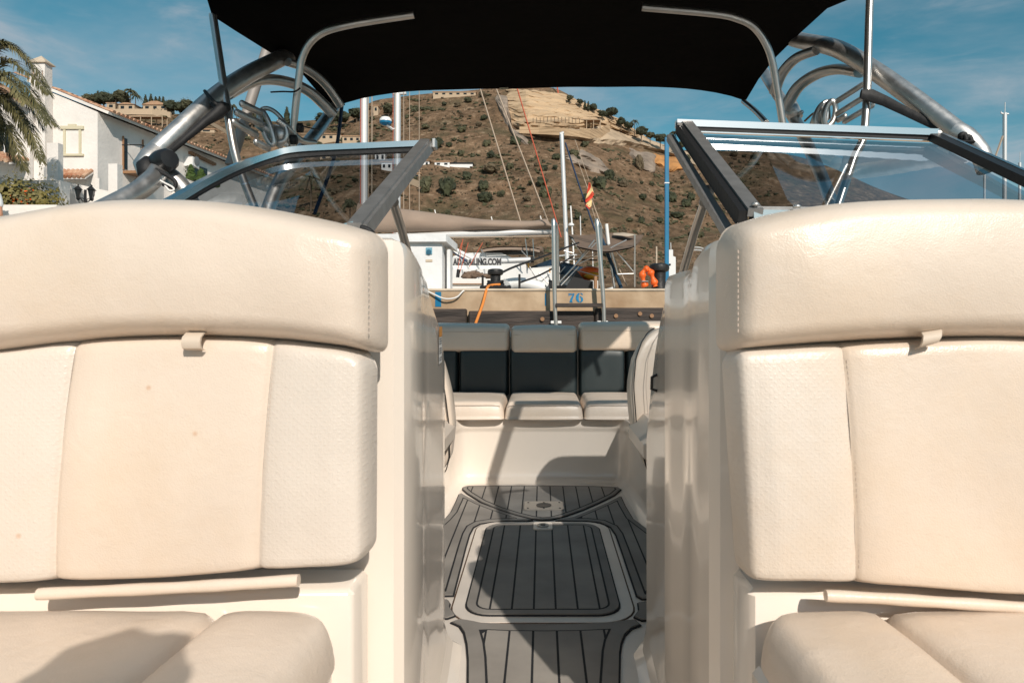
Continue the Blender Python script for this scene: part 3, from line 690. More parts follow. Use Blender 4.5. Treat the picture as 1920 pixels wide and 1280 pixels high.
# sticker on left console wall
def wallpt(px, py, Y, off=.0015): p = P(px, py, Y); return p + Vector((off, 0, 0))
def onleft(y): return interp([(1.47,-.234),(1.56,-.240),(1.64,-.244),(1.72,-.249),(1.77,-.252)], y)
def stick(name, y0, y1, z0, z1, m, par, off):
    v = [Vector((onleft(y)+off, y, z)) for y, z in ((y0,z0),(y1,z0),(y1,z1),(y0,z1))]; return M(name, v, [(0,1,2,3)], m, par)
st = stick('warning_label', 1.585, 1.66, CZ-.115, CZ-.035, MT['sticker'], cL, .002)
stick('label_header', 1.585, 1.66, CZ-.052, CZ-.028, MT['stickerorange'], cL, .003)
lb = MB()
for k in range(10):
    z = CZ-.056-.0055*k; y1 = 1.655 - .02*random.random()
    if k in (3, 7): continue
    v = [Vector((onleft(y)+.003, y, zz)) for y, zz in ((1.59,z),(y1,z),(y1,z-.002),(1.59,z-.002))]; lb.add(v, [(0,1,2,3)])
o = lb.build('label_print', MT['ink'], cL); o['kind'] = 'stuff'
# hook on right wall
p = P(1232, 718, 1.62); MB().tube([p+Vector((.0,0,.02)), p+Vector((-.012,0,.014)), p+Vector((-.013,0,-.014)), p+Vector((.0,0,-.018))], .004, 6).build('hook', MT['iron'], cR)

# floor
FZ = CZ-.86
S_ = MB().add([(-1.0,-1.2,FZ),(1.0,-1.2,FZ),(1.0,3.56,FZ),(-1.0,3.56,FZ)], [(0,1,2,3)])
flo = S_.build('floor_pan', MT['floor'], boat)
def G(zx_, zy_):
    px = 800+zx_/3.2; py = 880+zy_/3.2; Y = .86*F/(py-VY); return ((px-VX)*Y/F, Y)
def area(p): return sum(p[i][0]*p[(i+1)%len(p)][1]-p[(i+1)%len(p)][0]*p[i][1] for i in range(len(p)))/2
def inset(poly, d):
    n = len(poly); o = []; s = 1 if area(poly) > 0 else -1
    for i in range(n):
        a, b, c = Vector(poly[i-1]), Vector(poly[i]), Vector(poly[(i+1)%n])
        t1 = (b-a).normalized(); t2 = (c-b).normalized(); n1 = Vector((-t1.y, t1.x))*s; n2 = Vector((-t2.y, t2.x))*s
        bi = n1+n2
        if bi.length < 1e-4: bi = n1
        bi.normalize(); k = 1/max(.45, bi.dot(n1)); o.append(tuple(b+bi*d*k))
    return o
def cinset(poly, d):
    poly = [tuple(p) for p in poly]; dense = []
    for i in range(len(poly)):
        a, b = Vector(poly[i]), Vector(poly[(i+1)%len(poly)]); m = max(1, int((b-a).length/.02)); dense += [a.lerp(b,k/m) for k in range(m)]
    n = len(dense); s = 1 if area(poly) > 0 else -1; o = []
    def dist(p):
        return min((p-(a+(b-a)*max(0,min(1,(p-a).dot(b-a)/max(1e-12,(b-a).length_squared))))).length for a, b in zip(dense, dense[1:]+dense[:1]))
    for i in range(n):
        t1 = (dense[i]-dense[i-1]); t2 = (dense[(i+1)%n]-dense[i])
        if t1.length < 1e-7 or t2.length < 1e-7: continue
        t1.normalize(); t2.normalize(); bi = Vector((-t1.y, t1.x))+Vector((-t2.y, t2.x))
        if bi.length < .2: continue
        bi.normalize(); bi *= s; k = 1/max(.35, bi.dot(Vector((-t1.y, t1.x))*s)); q_ = dense[i]+bi*d*k
        if dist(q_) > d*.97: o.append(tuple(q_))
    return o
def clip(poly, axis, val, keep_less):
    o = []; n = len(poly)
    for i in range(n):
        a, b = poly[i], poly[(i+1)%n]; ia = (a[axis] < val) == keep_less; ib = (b[axis] < val) == keep_less
        if ia: o.append(a)
        if ia != ib:
            t = (val-a[axis])/(b[axis]-a[axis]); o.append((lerp(a[0],b[0],t), lerp(a[1],b[1],t)))
    return o
def smooth_poly(poly, it=1):
    for _ in range(it):
        o = []; n = len(poly)
        for i in range(n):
            a, b = Vector(poly[i]), Vector(poly[(i+1)%n]); o += [tuple(a.lerp(b,.25)), tuple(a.lerp(b,.75))]
        poly = o
    return poly
PX0, PW = -.0233, .0637
def flatprism(name, poly, z0, z1, m, parent):
    if area(poly) < 0: poly = poly[::-1]
    return MB().prism([(x, y, z0) for x, y in poly], (0, 0, z1-z0)).build(name, m, parent)
def mat_piece(name, poly, border=.030, holes=None, ring_=True, gw=.0060):
    par = PE(name, boat)
    if area(poly) < 0: poly = poly[::-1]
    flatprism('mat_base', poly, FZ+.001, FZ+.0045, MT['evablack'], par)
    flatprism('border_strip', cinset(poly, .005), FZ+.0045, FZ+.0078, MT['eva2'], par)
    flatprism('groove', cinset(poly, border-gw/2), FZ+.0078, FZ+.0081, MT['evablack'], par)
    o3 = cinset(poly, border+gw/2)
    xs = [p[0] for p in o3]; k0 = math.floor((min(xs)-PX0)/PW); k1 = math.ceil((max(xs)-PX0)/PW)
    for k in range(k0, k1):
        a = PX0+k*PW+gw/2; b = PX0+(k+1)*PW-gw/2
        pl = clip(clip(o3, 0, b, True), 0, a, False)
        if len(pl) < 3 or abs(area(pl)) < 1e-4: continue
        cl = []
        for p in pl:
            if not cl or (abs(p[0]-cl[-1][0])+abs(p[1]-cl[-1][1])) > 1e-5: cl.append(p)
        flatprism('plank', cl, FZ+.0081, FZ+.0088, MT['eva'], par)
    return par
def rrect(x0, x1, y0, y1, r, n=6):
    o = []
    for cx, cy, a0 in ((x1-r,y1-r,0),(x0+r,y1-r,90),(x0+r,y0+r,180),(x1-r,y0+r,270)):
        for k in range(n+1): a = R(a0+90*k/n); o.append((cx+r*math.cos(a), cy+r*math.sin(a)))
    return o
# hatch lid: raised moulding ring
lid = rrect(-.262,.268,1.905,2.83,.10); inn = inset(lid, .006)
flatprism('hatch_gap', rrect(-.267,.273,1.900,2.835,.105), FZ+.0005, FZ+.0012, mat('stained groove', (.10,.055,.03), .8), boat)
flatprism('hatch_lid', lid, FZ+.0006, FZ+.0030, MT['floor'], boat)
hatch = mat_piece('hatch_mat', [(x, y) for x, y in rrect(-.226,.232,1.94,2.795,.075)], .034)
for o_ in list(hatch.children): o_.location.z += .002
# latch
lx = X_(1018, 2.72); ly = 2.735
lt = flatprism('latch', rrect(lx-.038,lx+.038,ly-.042,ly+.05,.012,3), FZ+.011, FZ+.016, MT['floor'], boat)
MB().lathe([(.024,0),(.024,.004),(.018,.006),(.012,.003),(.001,.003)], (lx, ly, FZ+.0161), 20).build('latch_ring', MT['steelsocket'], lt, True)
MB().lathe([(.011,0),(.010,.002),(.001,.002)], (lx, ly, FZ+.0196), 14).build('latch_key', MT['black'], lt)
near = [G(*p) for p in [(140,925),(195,905),(250,912),(330,928),(500,936),(700,938),(900,936),(1080,928),(1200,912),(1250,908),(1290,942),(1235,962),(1195,1000),(1175,1050),(1166,1110),(1163,1280),(1163,1500),(1163,1900),(240,1900),(240,1500),(240,1280),(241,1150),(234,1060),(218,990),(190,948)]]
mat_piece('aisle_mat', near, .046)
left = [G(*p) for p in [(208,146),(245,168),(330,210),(430,248),(540,285),(640,310),(600,316),(480,316),(390,320),(325,330),(285,352),(262,395),(240,470),(165,765),(60,768),(-60,500),(20,380),(100,310),(140,265),(172,200),(190,155)]]
mat_piece('side_mat', left, .030)
right = [G(*p) for p in [(1168,166),(1150,170),(1080,205),(1000,240),(880,290),(770,312),(860,316),(960,316),(1040,325),(1100,352),(1130,395),(1160,480),(1255,765),(1290,786),(1360,786),(1480,560),(1400,420),(1320,360),(1240,300),(1195,225)]]
mat_piece('side_mat', right, .030)
cres = [G(*p) for p in [(215,112),(245,103),(400,101),(700,101),(1000,104),(1150,112),(1170,125),(1130,160),(1040,205),(940,248),(840,284),(760,305),(690,311),(620,300),(520,275),(420,243),(320,200),(240,150),(212,125)]]
mat_piece('rear_mat', cres, .026)
for tri in ([(128,790),(145,815),(140,835),(176,885),(125,903),(60,900),(60,790)], [(1262,808),(1330,800),(1350,910),(1290,915),(1240,893),(1268,855)]):
    flatprism('corner_pad', inset([G(*p) for p in tri], 0), FZ+.001, FZ+.0045, MT['evablack'], boat); flatprism('corner_pad', inset([G(*p) for p in tri], .004), FZ+.0046, FZ+.0085, MT['eva2'], boat)
# socket plate
(x0,y0),(x1,y1) = G(583,258), G(818,208)
sp = flatprism('socket_plate', rrect(x0,x1,y0,y1,.012,3), FZ+.009, FZ+.014, MT['steelsocket'], boat)
cx, cy = (x0+x1)/2, (y0+y1)/2
MB().lathe([(.034,0),(.034,.002),(.028,.002),(.001,.001)], (cx,cy,FZ+.0142), 20).build('socket_hole', MT['black'], sp)
for dx in (-.07,0,.07):
    for dy in (-.045,.045):
        MB().lathe([(.005,0),(.004,.0015),(.001,.002)], (cx+dx,cy+dy,FZ+.0142), 8).build('screw', MT['iron'], sp)
# cockpit liner: bench base, side walls with fillets
ln = PE('cockpit_liner', boat)
def liner():
    vs, fs = [], []
    # plan path from left console aft, along left side, across bench base, forward on right
    path = [(-1.0,1.83),(-.60,1.84),(-.50,1.90),(-.475,2.1),(-.465,2.6),(-.455,3.0),(-.45,3.3),(-.444,3.42),(-.42,3.49),(-.37,3.52),(-.2,3.525),(0,3.525),(.2,3.525),(.36,3.52),(.405,3.49),(.428,3.42),(.435,3.3),(.45,3.0),(.46,2.6),(.475,2.1),(.50,1.90),(.60,1.84),(1.0,1.83)]
    path = [tuple(v.xy) for v in cat_rom([Vector((x,y,0)) for x,y in path], 3)]
    n = len(path)
    for i, (x, y) in enumerate(path):
        a = Vector(path[max(i-1,0)]); b = Vector(path[min(i+1,n-1)]); t = (b-a).normalized(); nr = Vector((t.y,-t.x))
        for z, o_ in ((0,.05),(.006,.028),(.02,.010),(.045,.0),(.12,-.003),(.25,-.006),(.262,-.004),(.272,.004),(.285,.006),(.325,.006),(.335,0.)):
            k = 1.0
            vs.append(Vector((x+nr.x*o_, y+nr.y*o_, FZ+z)))
    m = 11
    for i in range(n-1):
        for j in range(m-1): fs.append((i*m+j, i*m+j+1, (i+1)*m+j+1, (i+1)*m+j))
    o = M('liner_wall', vs, fs, MT['gel'], ln, True)
    MB().box((-1.05,3.51,FZ+.33),(1.05,4.35,FZ+.336)).build('bench_deck', MT['gel'], ln)
    return o
liner()
for px, py in ((910,905),(1122,907)):
    p = P(px, py, 3.515); MB().lathe([(.016,-.004),(.016,.003),(.0135,.005),(.010,.003)], p, 18, (0,-1,0)).build('drain_ring', MT['gel'], ln, True)
    MB().lathe([(.0085,0),(.0085,.0045),(.001,.0045)], p, 12, (0,-1,0)).build('drain_hole', MT['black'], ln)
# bench
bench = PE('stern_bench', boat)
YBk = 3.93
def bpad(name, x0, x1, ya, yb, Y, D, r, m, rc=.02, dome=.01, fill=10):
    a, b = X_(x0,Y), X_(x1,Y); zt, zb = Z_(ya,Y), Z_(yb,Y)
    return pad([name], [(a,a),(b,b)], lambda x: zt+.006*math.sin(math.pi*(x-a)/(b-a)), lambda x: zb, Y, D, r, lambda aa, bb, h: Vector((aa, Y+D-h, bb)), [m], bench, rc=rc, dome=dome, nfill=fill, nrows=8)
bpad('back_bolster', 560, 955, 607, 662, YBk, .10, .03, MT['vinyl'], .03)
bpad('back_bolster', 956.5, 1084, 611, 665, YBk-.005, .10, .03, MT['vinyl'], .03)
bpad('back_bolster', 1085.5, 1470, 604, 661, YBk, .10, .03, MT['vinyl'], .03)
for x0, x1, yb in ((560,700,737),(702,858,737),(860,953,738),(955,1083,741),(1086,1173,739),(1175,1330,739),(1332,1470,739)):
    bpad('back_panel', x0, x1, 654, yb+6, YBk+.012, .08, .018, MT['vinyl_dark'], .012, .006)
for i in range(3):
    pass
def bseat(x0, x1, yf):
    Yf, Yb = 3.46, 3.93; a, b = X_(x0,Yf), X_(x1,Yf); zb = CZ-.53
    pad(['bench_cushion'], [(a,a),(b,b)], lambda x: Yb, lambda x: Yf-.012*math.sin(math.pi*(x-a)/(b-a)), 0, .085, .03, lambda aa, bb, h: Vector((aa, bb, zb+h)), [MT['vinyl']], bench, rc=.03, dome=.010, nfill=12, nrows=14)
    b_ = MB(); zz = zb+.078
    pts = cat_rom([Vector((lerp(a+.02,b-.02,k/10), Yf+.002-.012*math.sin(math.pi*k/10), zz-.004-(.006 if k in (0,10) else 0))) for k in range(11)], 3)
    b_.tube(pts, .0016, 5); b_.build('seam', MT['thread'], bench)
for a_ in ((560,765),(768,945),(946,1094),(1095.5,1270),(1272,1470)): bseat(*a_, 0)
for a_, b_, y_ in ((830,950,622),(962,1079,628),(1092,1222,620)):
    MB().tube([P(x_, y_, YBk-.010) for x_ in (a_, (a_+b_)/2, b_)], .0012, 5).build('seam', MT['thread'], bench)
# transom & gunwale behind bench
MB().box((-1.12,4.05,CZ-1.0),(1.12,4.5,CZ-.10), .03).build('transom', MT['gel'], boat)
# hull shell
def hull():
    st = [(-2.9,.02,.35),(-2.5,.45,.34),(-1.8,.80,.32),(-1.0,1.02,.28),(0,1.15,.22),(1.1,1.20,.10),(2.2,1.22,.0),(3.4,1.22,-.06),(4.55,1.18,-.10)]
    vs, fs = [], []; m = 0
    for y, w, zo in st:
        top = CZ+zo-.12
        sec = [(-w+.13,top-.25),(-w+.13,top-.01),(-w+.02,top),(-w,top-.04),(-w*.97,top-.35),(-w*.86,.0),(-w*.5,-.25),(0,-.42),(w*.5,-.25),(w*.86,.0),(w*.97,top-.35),(w,top-.04),(w-.02,top),(w-.13,top-.01),(w-.13,top-.25)]
        m = len(sec)
        for x, z in sec: vs.append((x, y, z))
    for i in range(len(st)-1):
        for j in range(m-1): fs.append((i*m+j, i*m+j+1, (i+1)*m+j+1, (i+1)*m+j))
    fs.append(tuple((len(st)-1)*m+j for j in range(2, m-2)))
    return autosmooth(M('hull', vs, fs, MT['whiteboat'], boat, True), 50)
hull()
# inner liner sides beside the bow lounge
for s in (-1, 1):
    MB().box((s*1.03,-1.2,CZ-.86),(s*1.07,1.07,CZ+.06), .01).build('side_liner', MT['gel'], boat)
    MB().box((s*1.04,1.8,CZ-.86),(s*1.08,4.3,CZ-.12), .01).build('side_liner', MT['gel'], boat)

# helm seats (rounded bucket backs seen past the consoles)
def helm(side):
    h = PE('helm_seat', boat)
    Y = 2.55
    if side > 0: ins = [(612,1224),(622,1205),(640,1192),(670,1180),(720,1175),(790,1180),(860,1197),(895,1208),(908,1222)]; 
    else: ins = [(625,820),(640,825),(680,838),(740,849),(790,855),(850,855),(880,846),(893,826)]
    zt, zb = Z_(ins[0][0],Y), Z_(ins[-1][0],Y)
    # build as stack of rounded slices: x inner(z) to outer
    vs, fs = [], []; nz = 30; prof = [(0,1.),(.10,.42),(.35,.10),(.62,-.0),(1.,.0)]
    xo = side*.80; D = .13
    ring_n = 0
    for i in range(nz+1):
        v = (1-math.cos(math.pi*i/nz))/2; py = lerp(ins[0][0], ins[-1][0], v); z = Z_(py, Y)
        xi = X_(interp([(a,b) for a,b in ins], py), Y)
        e = math.sin(math.pi*v)**.35 if 0 < v < 1 else 0.02
        hw = abs(xo-xi)/2; cx = (xo+xi)/2
        row = []
        for k in range(28):
            a = 2*math.pi*k/28; sx = math.copysign(abs(math.cos(a))**.35, math.cos(a)); sy = math.copysign(abs(math.sin(a))**.55, math.sin(a))
            bul = 0
            row.append(Vector((cx+hw*sx*(.75+.25*e), Y+.02+.06*v*0 + (D/2)*sy*e + .05*(abs(sx)**4)*-1*(1 if sy < 0 else .3)*e, z)))
        vs += row
    for i in range(nz):
        for k in range(28): fs.append((i*28+k, (i+1)*28+k, (i+1)*28+(k+1)%28, i*28+(k+1)%28))
    fs += [tuple(range(28)), tuple(nz*28+k for k in range(28))[::-1]]
    M('seat_shell', vs, fs, MT['vinyl'], h, True)
    pts = []; pts2 = []
    for i in range(2, nz-1):
        v = (1-math.cos(math.pi*i/nz))/2; py = lerp(ins[0][0], ins[-1][0], v); z = Z_(py, Y); e = math.sin(math.pi*v)**.35
        xi = X_(interp([(a,b) for a,b in ins], py), Y); xn = min(xi+side*.028*side*0 + .0, 9)
        pts.append(Vector((xi + side*.016, Y+.02-D/2*e*.80-.045*e, z))); pts2.append(Vector((xi+side*.060, Y+.02-D/2*e*.95-.038*e, z)))
    MB().tube(cat_rom(pts, 2), .0022, 6).build('piping', MT['iron'], h, True); MB().tube(cat_rom(pts2, 2), .0012, 5).build('seam', MT['thread'], h, True)
    cx = side*.56
    MB().box((cx-.24, 2.1, CZ-.50), (cx+.24, 2.56, CZ-.36), .05).build('seat_cushion', MT['vinyl'], h, False); 
    MB().lathe([(.14,0),(.13,.02),(.04,.04),(.04,.36)], (cx,2.35,FZ), 16).build('pedestal', MT['alu'], h, True)
helm(-1); helm(1)

# ------------------------------------------------------------------ windshield
ws = PE('windshield', boat)
A = lambda px, py, Y: P(px, py, Y)
# left
lt_c = P(795,270,2.14); lb_c = P(667,425,1.35)
rail_pts = cat_rom([P(795,270,2.14), P(700,274,2.13), P(560,281,2.12), P(500,293,2.08), P(440,314,1.99), P(380,343,1.88), P(332,371,1.78), P(280,400,1.68)], 6)
o = MB().sweep_rect(rail_pts, .026, .018).build('top_rail', MT['alu_bright'], ws); autosmooth(o)
o = MB().sweep_rect([p+Vector((0,.004,-.0165)) for p in rail_pts], .022, .014).build('rail_gasket', MT['rubber'], ws)
MB().bar(lt_c+Vector((.005,-.012,.006)), lb_c+Vector((.0,-.01,0)), .029, .013, (0,-.42,.9)).build('post', MT['alu_matte'], ws)
MB().bar(lt_c+Vector((.024,.006,-.004)), lb_c+Vector((.018,.004,-.01)), .008, .030, (0,-.42,.9)).build('post', MT['alu_matte'], ws)
e1 = lt_c+Vector((.034,0,.0)); MB().box(e1-Vector((.006,.02,.016)), e1+Vector((.005,.02,.014)), .002).build('end_cap', MT['alu'], ws)
bl_pts = [lb_c, P(560,450,1.36), P(430,455,1.40), P(280,440,1.48)]
MB().sweep_rect(cat_rom(bl_pts, 5), .02, .02).build('bottom_rail', MT['alu_bright'], ws)
# glass ruled between top rail and bottom rail
bl = cat_rom(bl_pts, 14); tp_ = [p+Vector((0,.0,-.022)) for p in rail_pts]; nn = len(bl)
tpr = [tp_[min(len(tp_)-1, int(round(k/(nn-1)*(len(tp_)-1))))] for k in range(nn)]
MB().add(tpr+bl, [(i, i+1, nn+i+1, nn+i) for i in range(nn-1)]).build('glass_pane', MT['glass'], ws, True)
# right
r_tc = P(1270,232,2.06); r_bc = P(1408,405,1.36); r_to = P(1752,250,2.12); r_bo = P(1985,370,1.62)
MB().bar(r_tc+Vector((-.004,0,0)), r_to+Vector((.004,0,0)), .030, .020).build('top_rail', MT['alu_bright'], ws)
MB().bar(r_tc+Vector((.03,.003,-.016)), r_to+Vector((-.0,.003,-.016)), .022, .012).build('rail_gasket', MT['rubber'], ws)
MB().bar(r_tc+Vector((.03,.000,-.0245)), r_to+Vector((-.01,.0,-.0245)), .014, .0035).build('rail_trim', MT['alu_bright'], ws)
autosmooth(MB().lathe([(.014,0),(.016,.003),(.016,.012),(.010,.02)], r_to+Vector((.0,0,-.002)), 12, (1,0,0)).build('end_cap', MT['alu'], ws))
MB().bar(r_to+Vector((-.004,-.012,-.016)), r_bo+Vector((0,-.01,0)), .034, .024, (0,-.42,.9)).build('side_rail', MT['black'], ws)
MB().bar(r_to+Vector((.016,-.010,-.003)), r_bo+Vector((.02,-.01,.012)), .012, .006, (0,-.42,.9)).build('side_trim', MT['alu_bright'], ws)
MB().bar(r_tc+Vector((.026,-.016,-.004)), r_bc+Vector((.006,-.01,.005)), .030, .016, (0,-.42,.9)).build('post', MT['alu_matte'], ws)
MB().bar(r_tc+Vector((.004,-.000,-.012)), r_bc+Vector((-.016,.0,-.006)), .018, .034, (0,-.42,.9)).build('post_gasket', MT['rubber'], ws)
MB().bar(r_tc+Vector((-.020,.01,-.040)), r_bc+Vector((-.034,.03,-.035)), .020, .020, (0,-.42,.9)).build('folded_panel_frame', MT['alu_matte'], ws)
r_b2 = P(1560,398,1.37)
MB().bar(P(1409,404,1.36), P(1640,406,1.40), .022, .020).build('bottom_rail', MT['alu_bright'], ws)
MB().bar(P(1641,406,1.40), P(1985,400,1.62), .022, .020).build('bottom_rail', MT['alu_bright'], ws)
MB().bar(P(1412,391,1.36), P(1640,393,1.40), .012, .007).build('glazing_strip', MT['alu_matte'], ws)
p = P(1494,390,1.352); MB().lathe([(.007,0),(.0085,.003),(.006,.006),(.001,.008)], p, 12).build('bolt', MT['alu'], ws, True)
p = P(1416,386,1.352); MB().lathe([(.007,0),(.0085,.003),(.006,.006),(.001,.008)], p, 12).build('bolt', MT['alu'], ws, True)
bt_ = [P(1405,392,1.36), P(1640,396,1.40), P(1985,392,1.62)]; tt_ = [r_tc+Vector((.03,0,-.032)), r_tc.lerp(r_to,.55)+Vector((0,0,-.032)), r_to+Vector((0,0,-.032))]
b1 = cat_rom(bt_, 10); t1 = cat_rom(tt_, 10); nn = len(b1)
MB().add(t1+b1, [(i, nn+i, nn+i+1, i+1) for i in range(nn-1)]).build('glass_pane', MT['glass'], ws, True)
# struts
for s_, X in ((-1,-.37),(1,.405)):
    autosmooth(MB().tube([Vector((X,1.66,CZ+.300)), Vector((X,1.80,CZ+.225)), Vector((X,2.06,CZ+.055))], .0115, 14).build('strut', MT['chrome'], ws), 60)
    MB().tube([Vector((X,1.655,CZ+.304)), Vector((X,1.70,CZ+.278))], .0145, 12).build('strut_socket', MT['alu_matte'], ws, True)
# coil of cable at right of strut
for k in range(2):
    c = P(1305, 470+5*k, 2.0); MB().tube([c+Vector((.02*math.cos(a)*1.3,0,.010*math.sin(a))) for a in [R(x) for x in range(20,175,15)]], .0025, 6).build('cable_loop', MT['whiterope'], ws)
p = P(694,440,1.30); MB().tube(cat_rom([P(676,427,1.3), P(688,430,1.3), P(698,438,1.3), P(702,448,1.28)], 4), .006, 8).build('rubber_trim', MT['rubber'], ws, True)

# ------------------------------------------------------------------ tower
tw = PE('wake_tower', boat)
def TB(name, pts, r, m, par=tw, n=16, seg=6, flat=None, up=None):
    return autosmooth(MB().tube(cat_rom(pts, seg), r, n, flat=flat, up=up).build(name, m, par), 60)
TB('main_tube', [P(283,293,2.15), P(340,240,2.22), P(400,185,2.32), P(460,143,2.44), P(520,113,2.64), P(560,94,2.90), P(620,66,3.05), P(800,46,3.05), P(1016,40,3.08), P(1240,42,3.05), P(1400,50,3.08), P(1440,58,2.98), P(1500,76,2.72), P(1570,92,2.50), P(1640,133,2.38), P(1700,175,2.28), P(1760,220,2.20), P(1806,256,2.14)], .031, MT['alu'])
TB('brace_tube', [P(425,178,2.42), P(480,152,2.55), P(530,152,2.64), P(580,172,2.72), P(625,215,2.80)], .020, MT['alu'], flat=1.5)
TB('brace_tube', [P(540,117,2.62), P(575,130,2.70), P(610,158,2.78), P(640,200,2.84)], .015, MT['alu'], flat=1.4)
TB('rear_leg', [P(660,150,3.4), P(636,188,3.25), P(600,240,2.95), P(560,290,2.7), P(520,350,2.6), P(490,430,2.5)], .026, MT['alu'])
TB('brace_tube', [P(1530,95,2.58), P(1492,110,2.66), P(1465,140,2.74), P(1452,175,2.80)], .017, MT['alu'], flat=1.4)
TB('brace_tube', [P(1612,136,2.45), P(1570,130,2.55), P(1530,140,2.64), P(1495,165,2.72), P(1472,205,2.78)], .019, MT['alu'], flat=1.5)
TB('rear_leg', [P(1405,90,3.35), P(1432,135,3.15), P(1460,180,2.95), P(1492,228,2.78), P(1540,330,2.65), P(1580,440,2.5)], .024, MT['alu'])
for pts in ([P(1480,196,2.81), P(1486,207,2.80)], [P(1484,203,2.80), P(1492,222,2.785)]):
    MB().tube(pts, .030, 16).build('clamp', MT['alu'], tw, True)
MB().lathe([(.008,-.02),(.008,.02)], P(1500,213,2.76), 10, (0,-1,0)).build('bolt', MT['alu'], tw, True)
# left base knuckle
TB('knuckle', [P(296,285,2.14), P(282,296,2.12), P(271,310,2.10), P(276,324,2.10)], [.031,.033,.032,.028], MT['alu'], seg=1, n=18)
TB('base_leg', [P(300,300,2.08), P(296,322,2.04), P(280,342,1.98), P(246,366,1.92), P(180,400,1.82), P(120,430,1.7)], .028, MT['alu'])
TB('base_leg', [P(296,318,2.08), P(322,332,2.08), P(345,356,2.08), P(362,390,2.08)], .026, MT['alu'])
kn = MB().lathe([(.005,-.05),(.026,-.048),(.034,-.03),(.036,.0),(.034,.03),(.026,.046),(.005,.048)], P(306,303,2.05), 12, (.75,-.6,.05)).build('tower_light', MT['black'], tw, True); autosmooth(kn, 40)
MB().tube([P(283,300,2.06), P(276,312,2.05), P(278,328,2.04), P(284,334,2.04)], [.02,.03,.028,.012], 12).build('clamp', MT['rubber'], tw, True)
for pts, r_, m_ in (([P(286,322,2.0),P(300,338,1.99),P(322,350,1.99),P(326,356,1.99),P(318,358,1.99),P(308,346,1.99)], .003, 'whiterope'), ([P(280,318,2.0),P(262,330,1.99),P(250,345,1.98),P(258,350,1.98),P(275,338,1.98)], .003, 'iron'), ([P(292,318,2.0),P(312,328,2.0),P(328,340,2.0),P(326,352,2.0),P(305,345,1.99)], .006, 'rubber')):
    TB('wire', pts, r_, MT[m_], n=7)
# right knuckle
TB('knuckle', [P(1790,246,2.15), P(1808,257,2.13), P(1822,268,2.12), P(1838,285,2.10), P(1850,320,2.08)], [.034,.035,.032,.028,.028], MT['alu'], seg=1)
for px, py in ((1805,257),(1815,262)): TB('clamp', [P(px-4,py+5,2.08), P(px-4,py-3,2.07), P(px+3,py-5,2.07), P(px+6,py+6,2.07)], .008, MT['rubber'], n=8, seg=3)
MB().box(P(1795,262,2.06), P(1812,276,2.11), .005).build('clamp', MT['rubber'], tw)
# straps
def strap(pts, w, m, name='strap', par=tw):
    b = MB(); q_ = cat_rom(pts, 6); b.sweep_rect(q_, .004, w, up=(0,-.3,1)); return autosmooth(b.build(name, m, par))
TB('strap', [P(398,196,2.28), P(418,204,2.27), P(410,212,2.26), P(385,228,2.24), P(350,258,2.2), P(322,282,2.16), P(300,300,2.1)], [.010,.026,.02,.015,.011,.010,.010], MT['rubber'], seg=1, n=8)
bd = [P(384,171,2.3), P(392,181,2.26), P(402,192,2.25), P(412,202,2.26)]
TB('strap', bd, .006, MT['rubber'], n=6)
TB('strap', [P(1614,176,2.3), P(1632,179,2.3), P(1660,190,2.28), P(1700,210,2.24), P(1750,234,2.2), P(1790,256,2.15)], [.016,.022,.018,.015,.014,.010], MT['rubber'], seg=1, n=8, flat=.5)
for pts in ([P(508,141+32,2.5), P(530,172,2.45), P(552,172,2.42), P(563,165,2.42)],[P(560,234,2.5),P(580,240,2.5),P(598,243,2.6)]): TB('cable_tie', pts, .003, MT['rubber'], n=6)
# board racks
def peg(a, b, par, w=.013): 
    return autosmooth(MB().tube([a, a.lerp(b,.06), a.lerp(b,.94), b], [w*.5,w,w,w*.5], 8, flat=.75).build('rack_peg', MT['alu'], par), 60)
rk = tw
for a, b in (((450,193),(492,213)),((440,209),(492,234)),((434,226),(484,255)),((478,265),(505,280))): peg(P(*a,2.30), P(*b,2.42), rk)
c = P(503,236,2.42)
def oval(par, cpx, cpy, Y, rx, ry, tilt, r, a0=0, a1=360, sh=0):
    pts = []
    for k in range(25):
        a = R(lerp(a0,a1,k/24)); x = rx*math.cos(a); y = ry*math.sin(a); ct, s_ = math.cos(tilt), math.sin(tilt)
        pts.append(P(cpx + x*ct - y*s_, cpy + x*s_ + y*ct, Y + sh*math.cos(a)))
    return autosmooth(MB().tube(pts, r, 8, up=(0,1,0), flat=1.2).build('rack_plate', MT['alu'], par), 60)
oval(rk, 500,240,2.44, 8, 34, R(-20), .008, -170, 170); oval(rk, 512,235,2.46, 20, 36, R(-35), .007, -140, 120)
MB().lathe([(.03,-.02),(.042,-.02),(.042,.01),(.03,.02),(.02,.06),(.012,.09)], P(526,255,2.5), 20, (-.8,-.5,.35)).build('rack_hub', MT['alu'], rk, True)
MB().lathe([(.032,-.03),(.036,-.02),(.036,.05),(.025,.06)], P(540,257,2.52), 20, (-.9,-.3,.1)).build('rack_hub', MT['alu_bright'], rk, True)
TB('rack_arm', [P(520,225,2.45), P(540,240,2.47), P(562,262,2.52), P(590,268,2.6)], .012, MT['alu'], rk, 8)
for a, b in (((1622,156),(1566,192)),((1622,181),(1566,216)),((1640,195),(1580,230)),((1586,217),(1570,226))): peg(P(*a,2.5 if a[0]>1600 else 2.55), P(*b,2.62), rk, .011)
oval(rk, 1556,213,2.62, 10, 24, R(12), .009, -180, 180); oval(rk, 1545,214,2.66, 14, 25, R(25), .008, 60, 300)
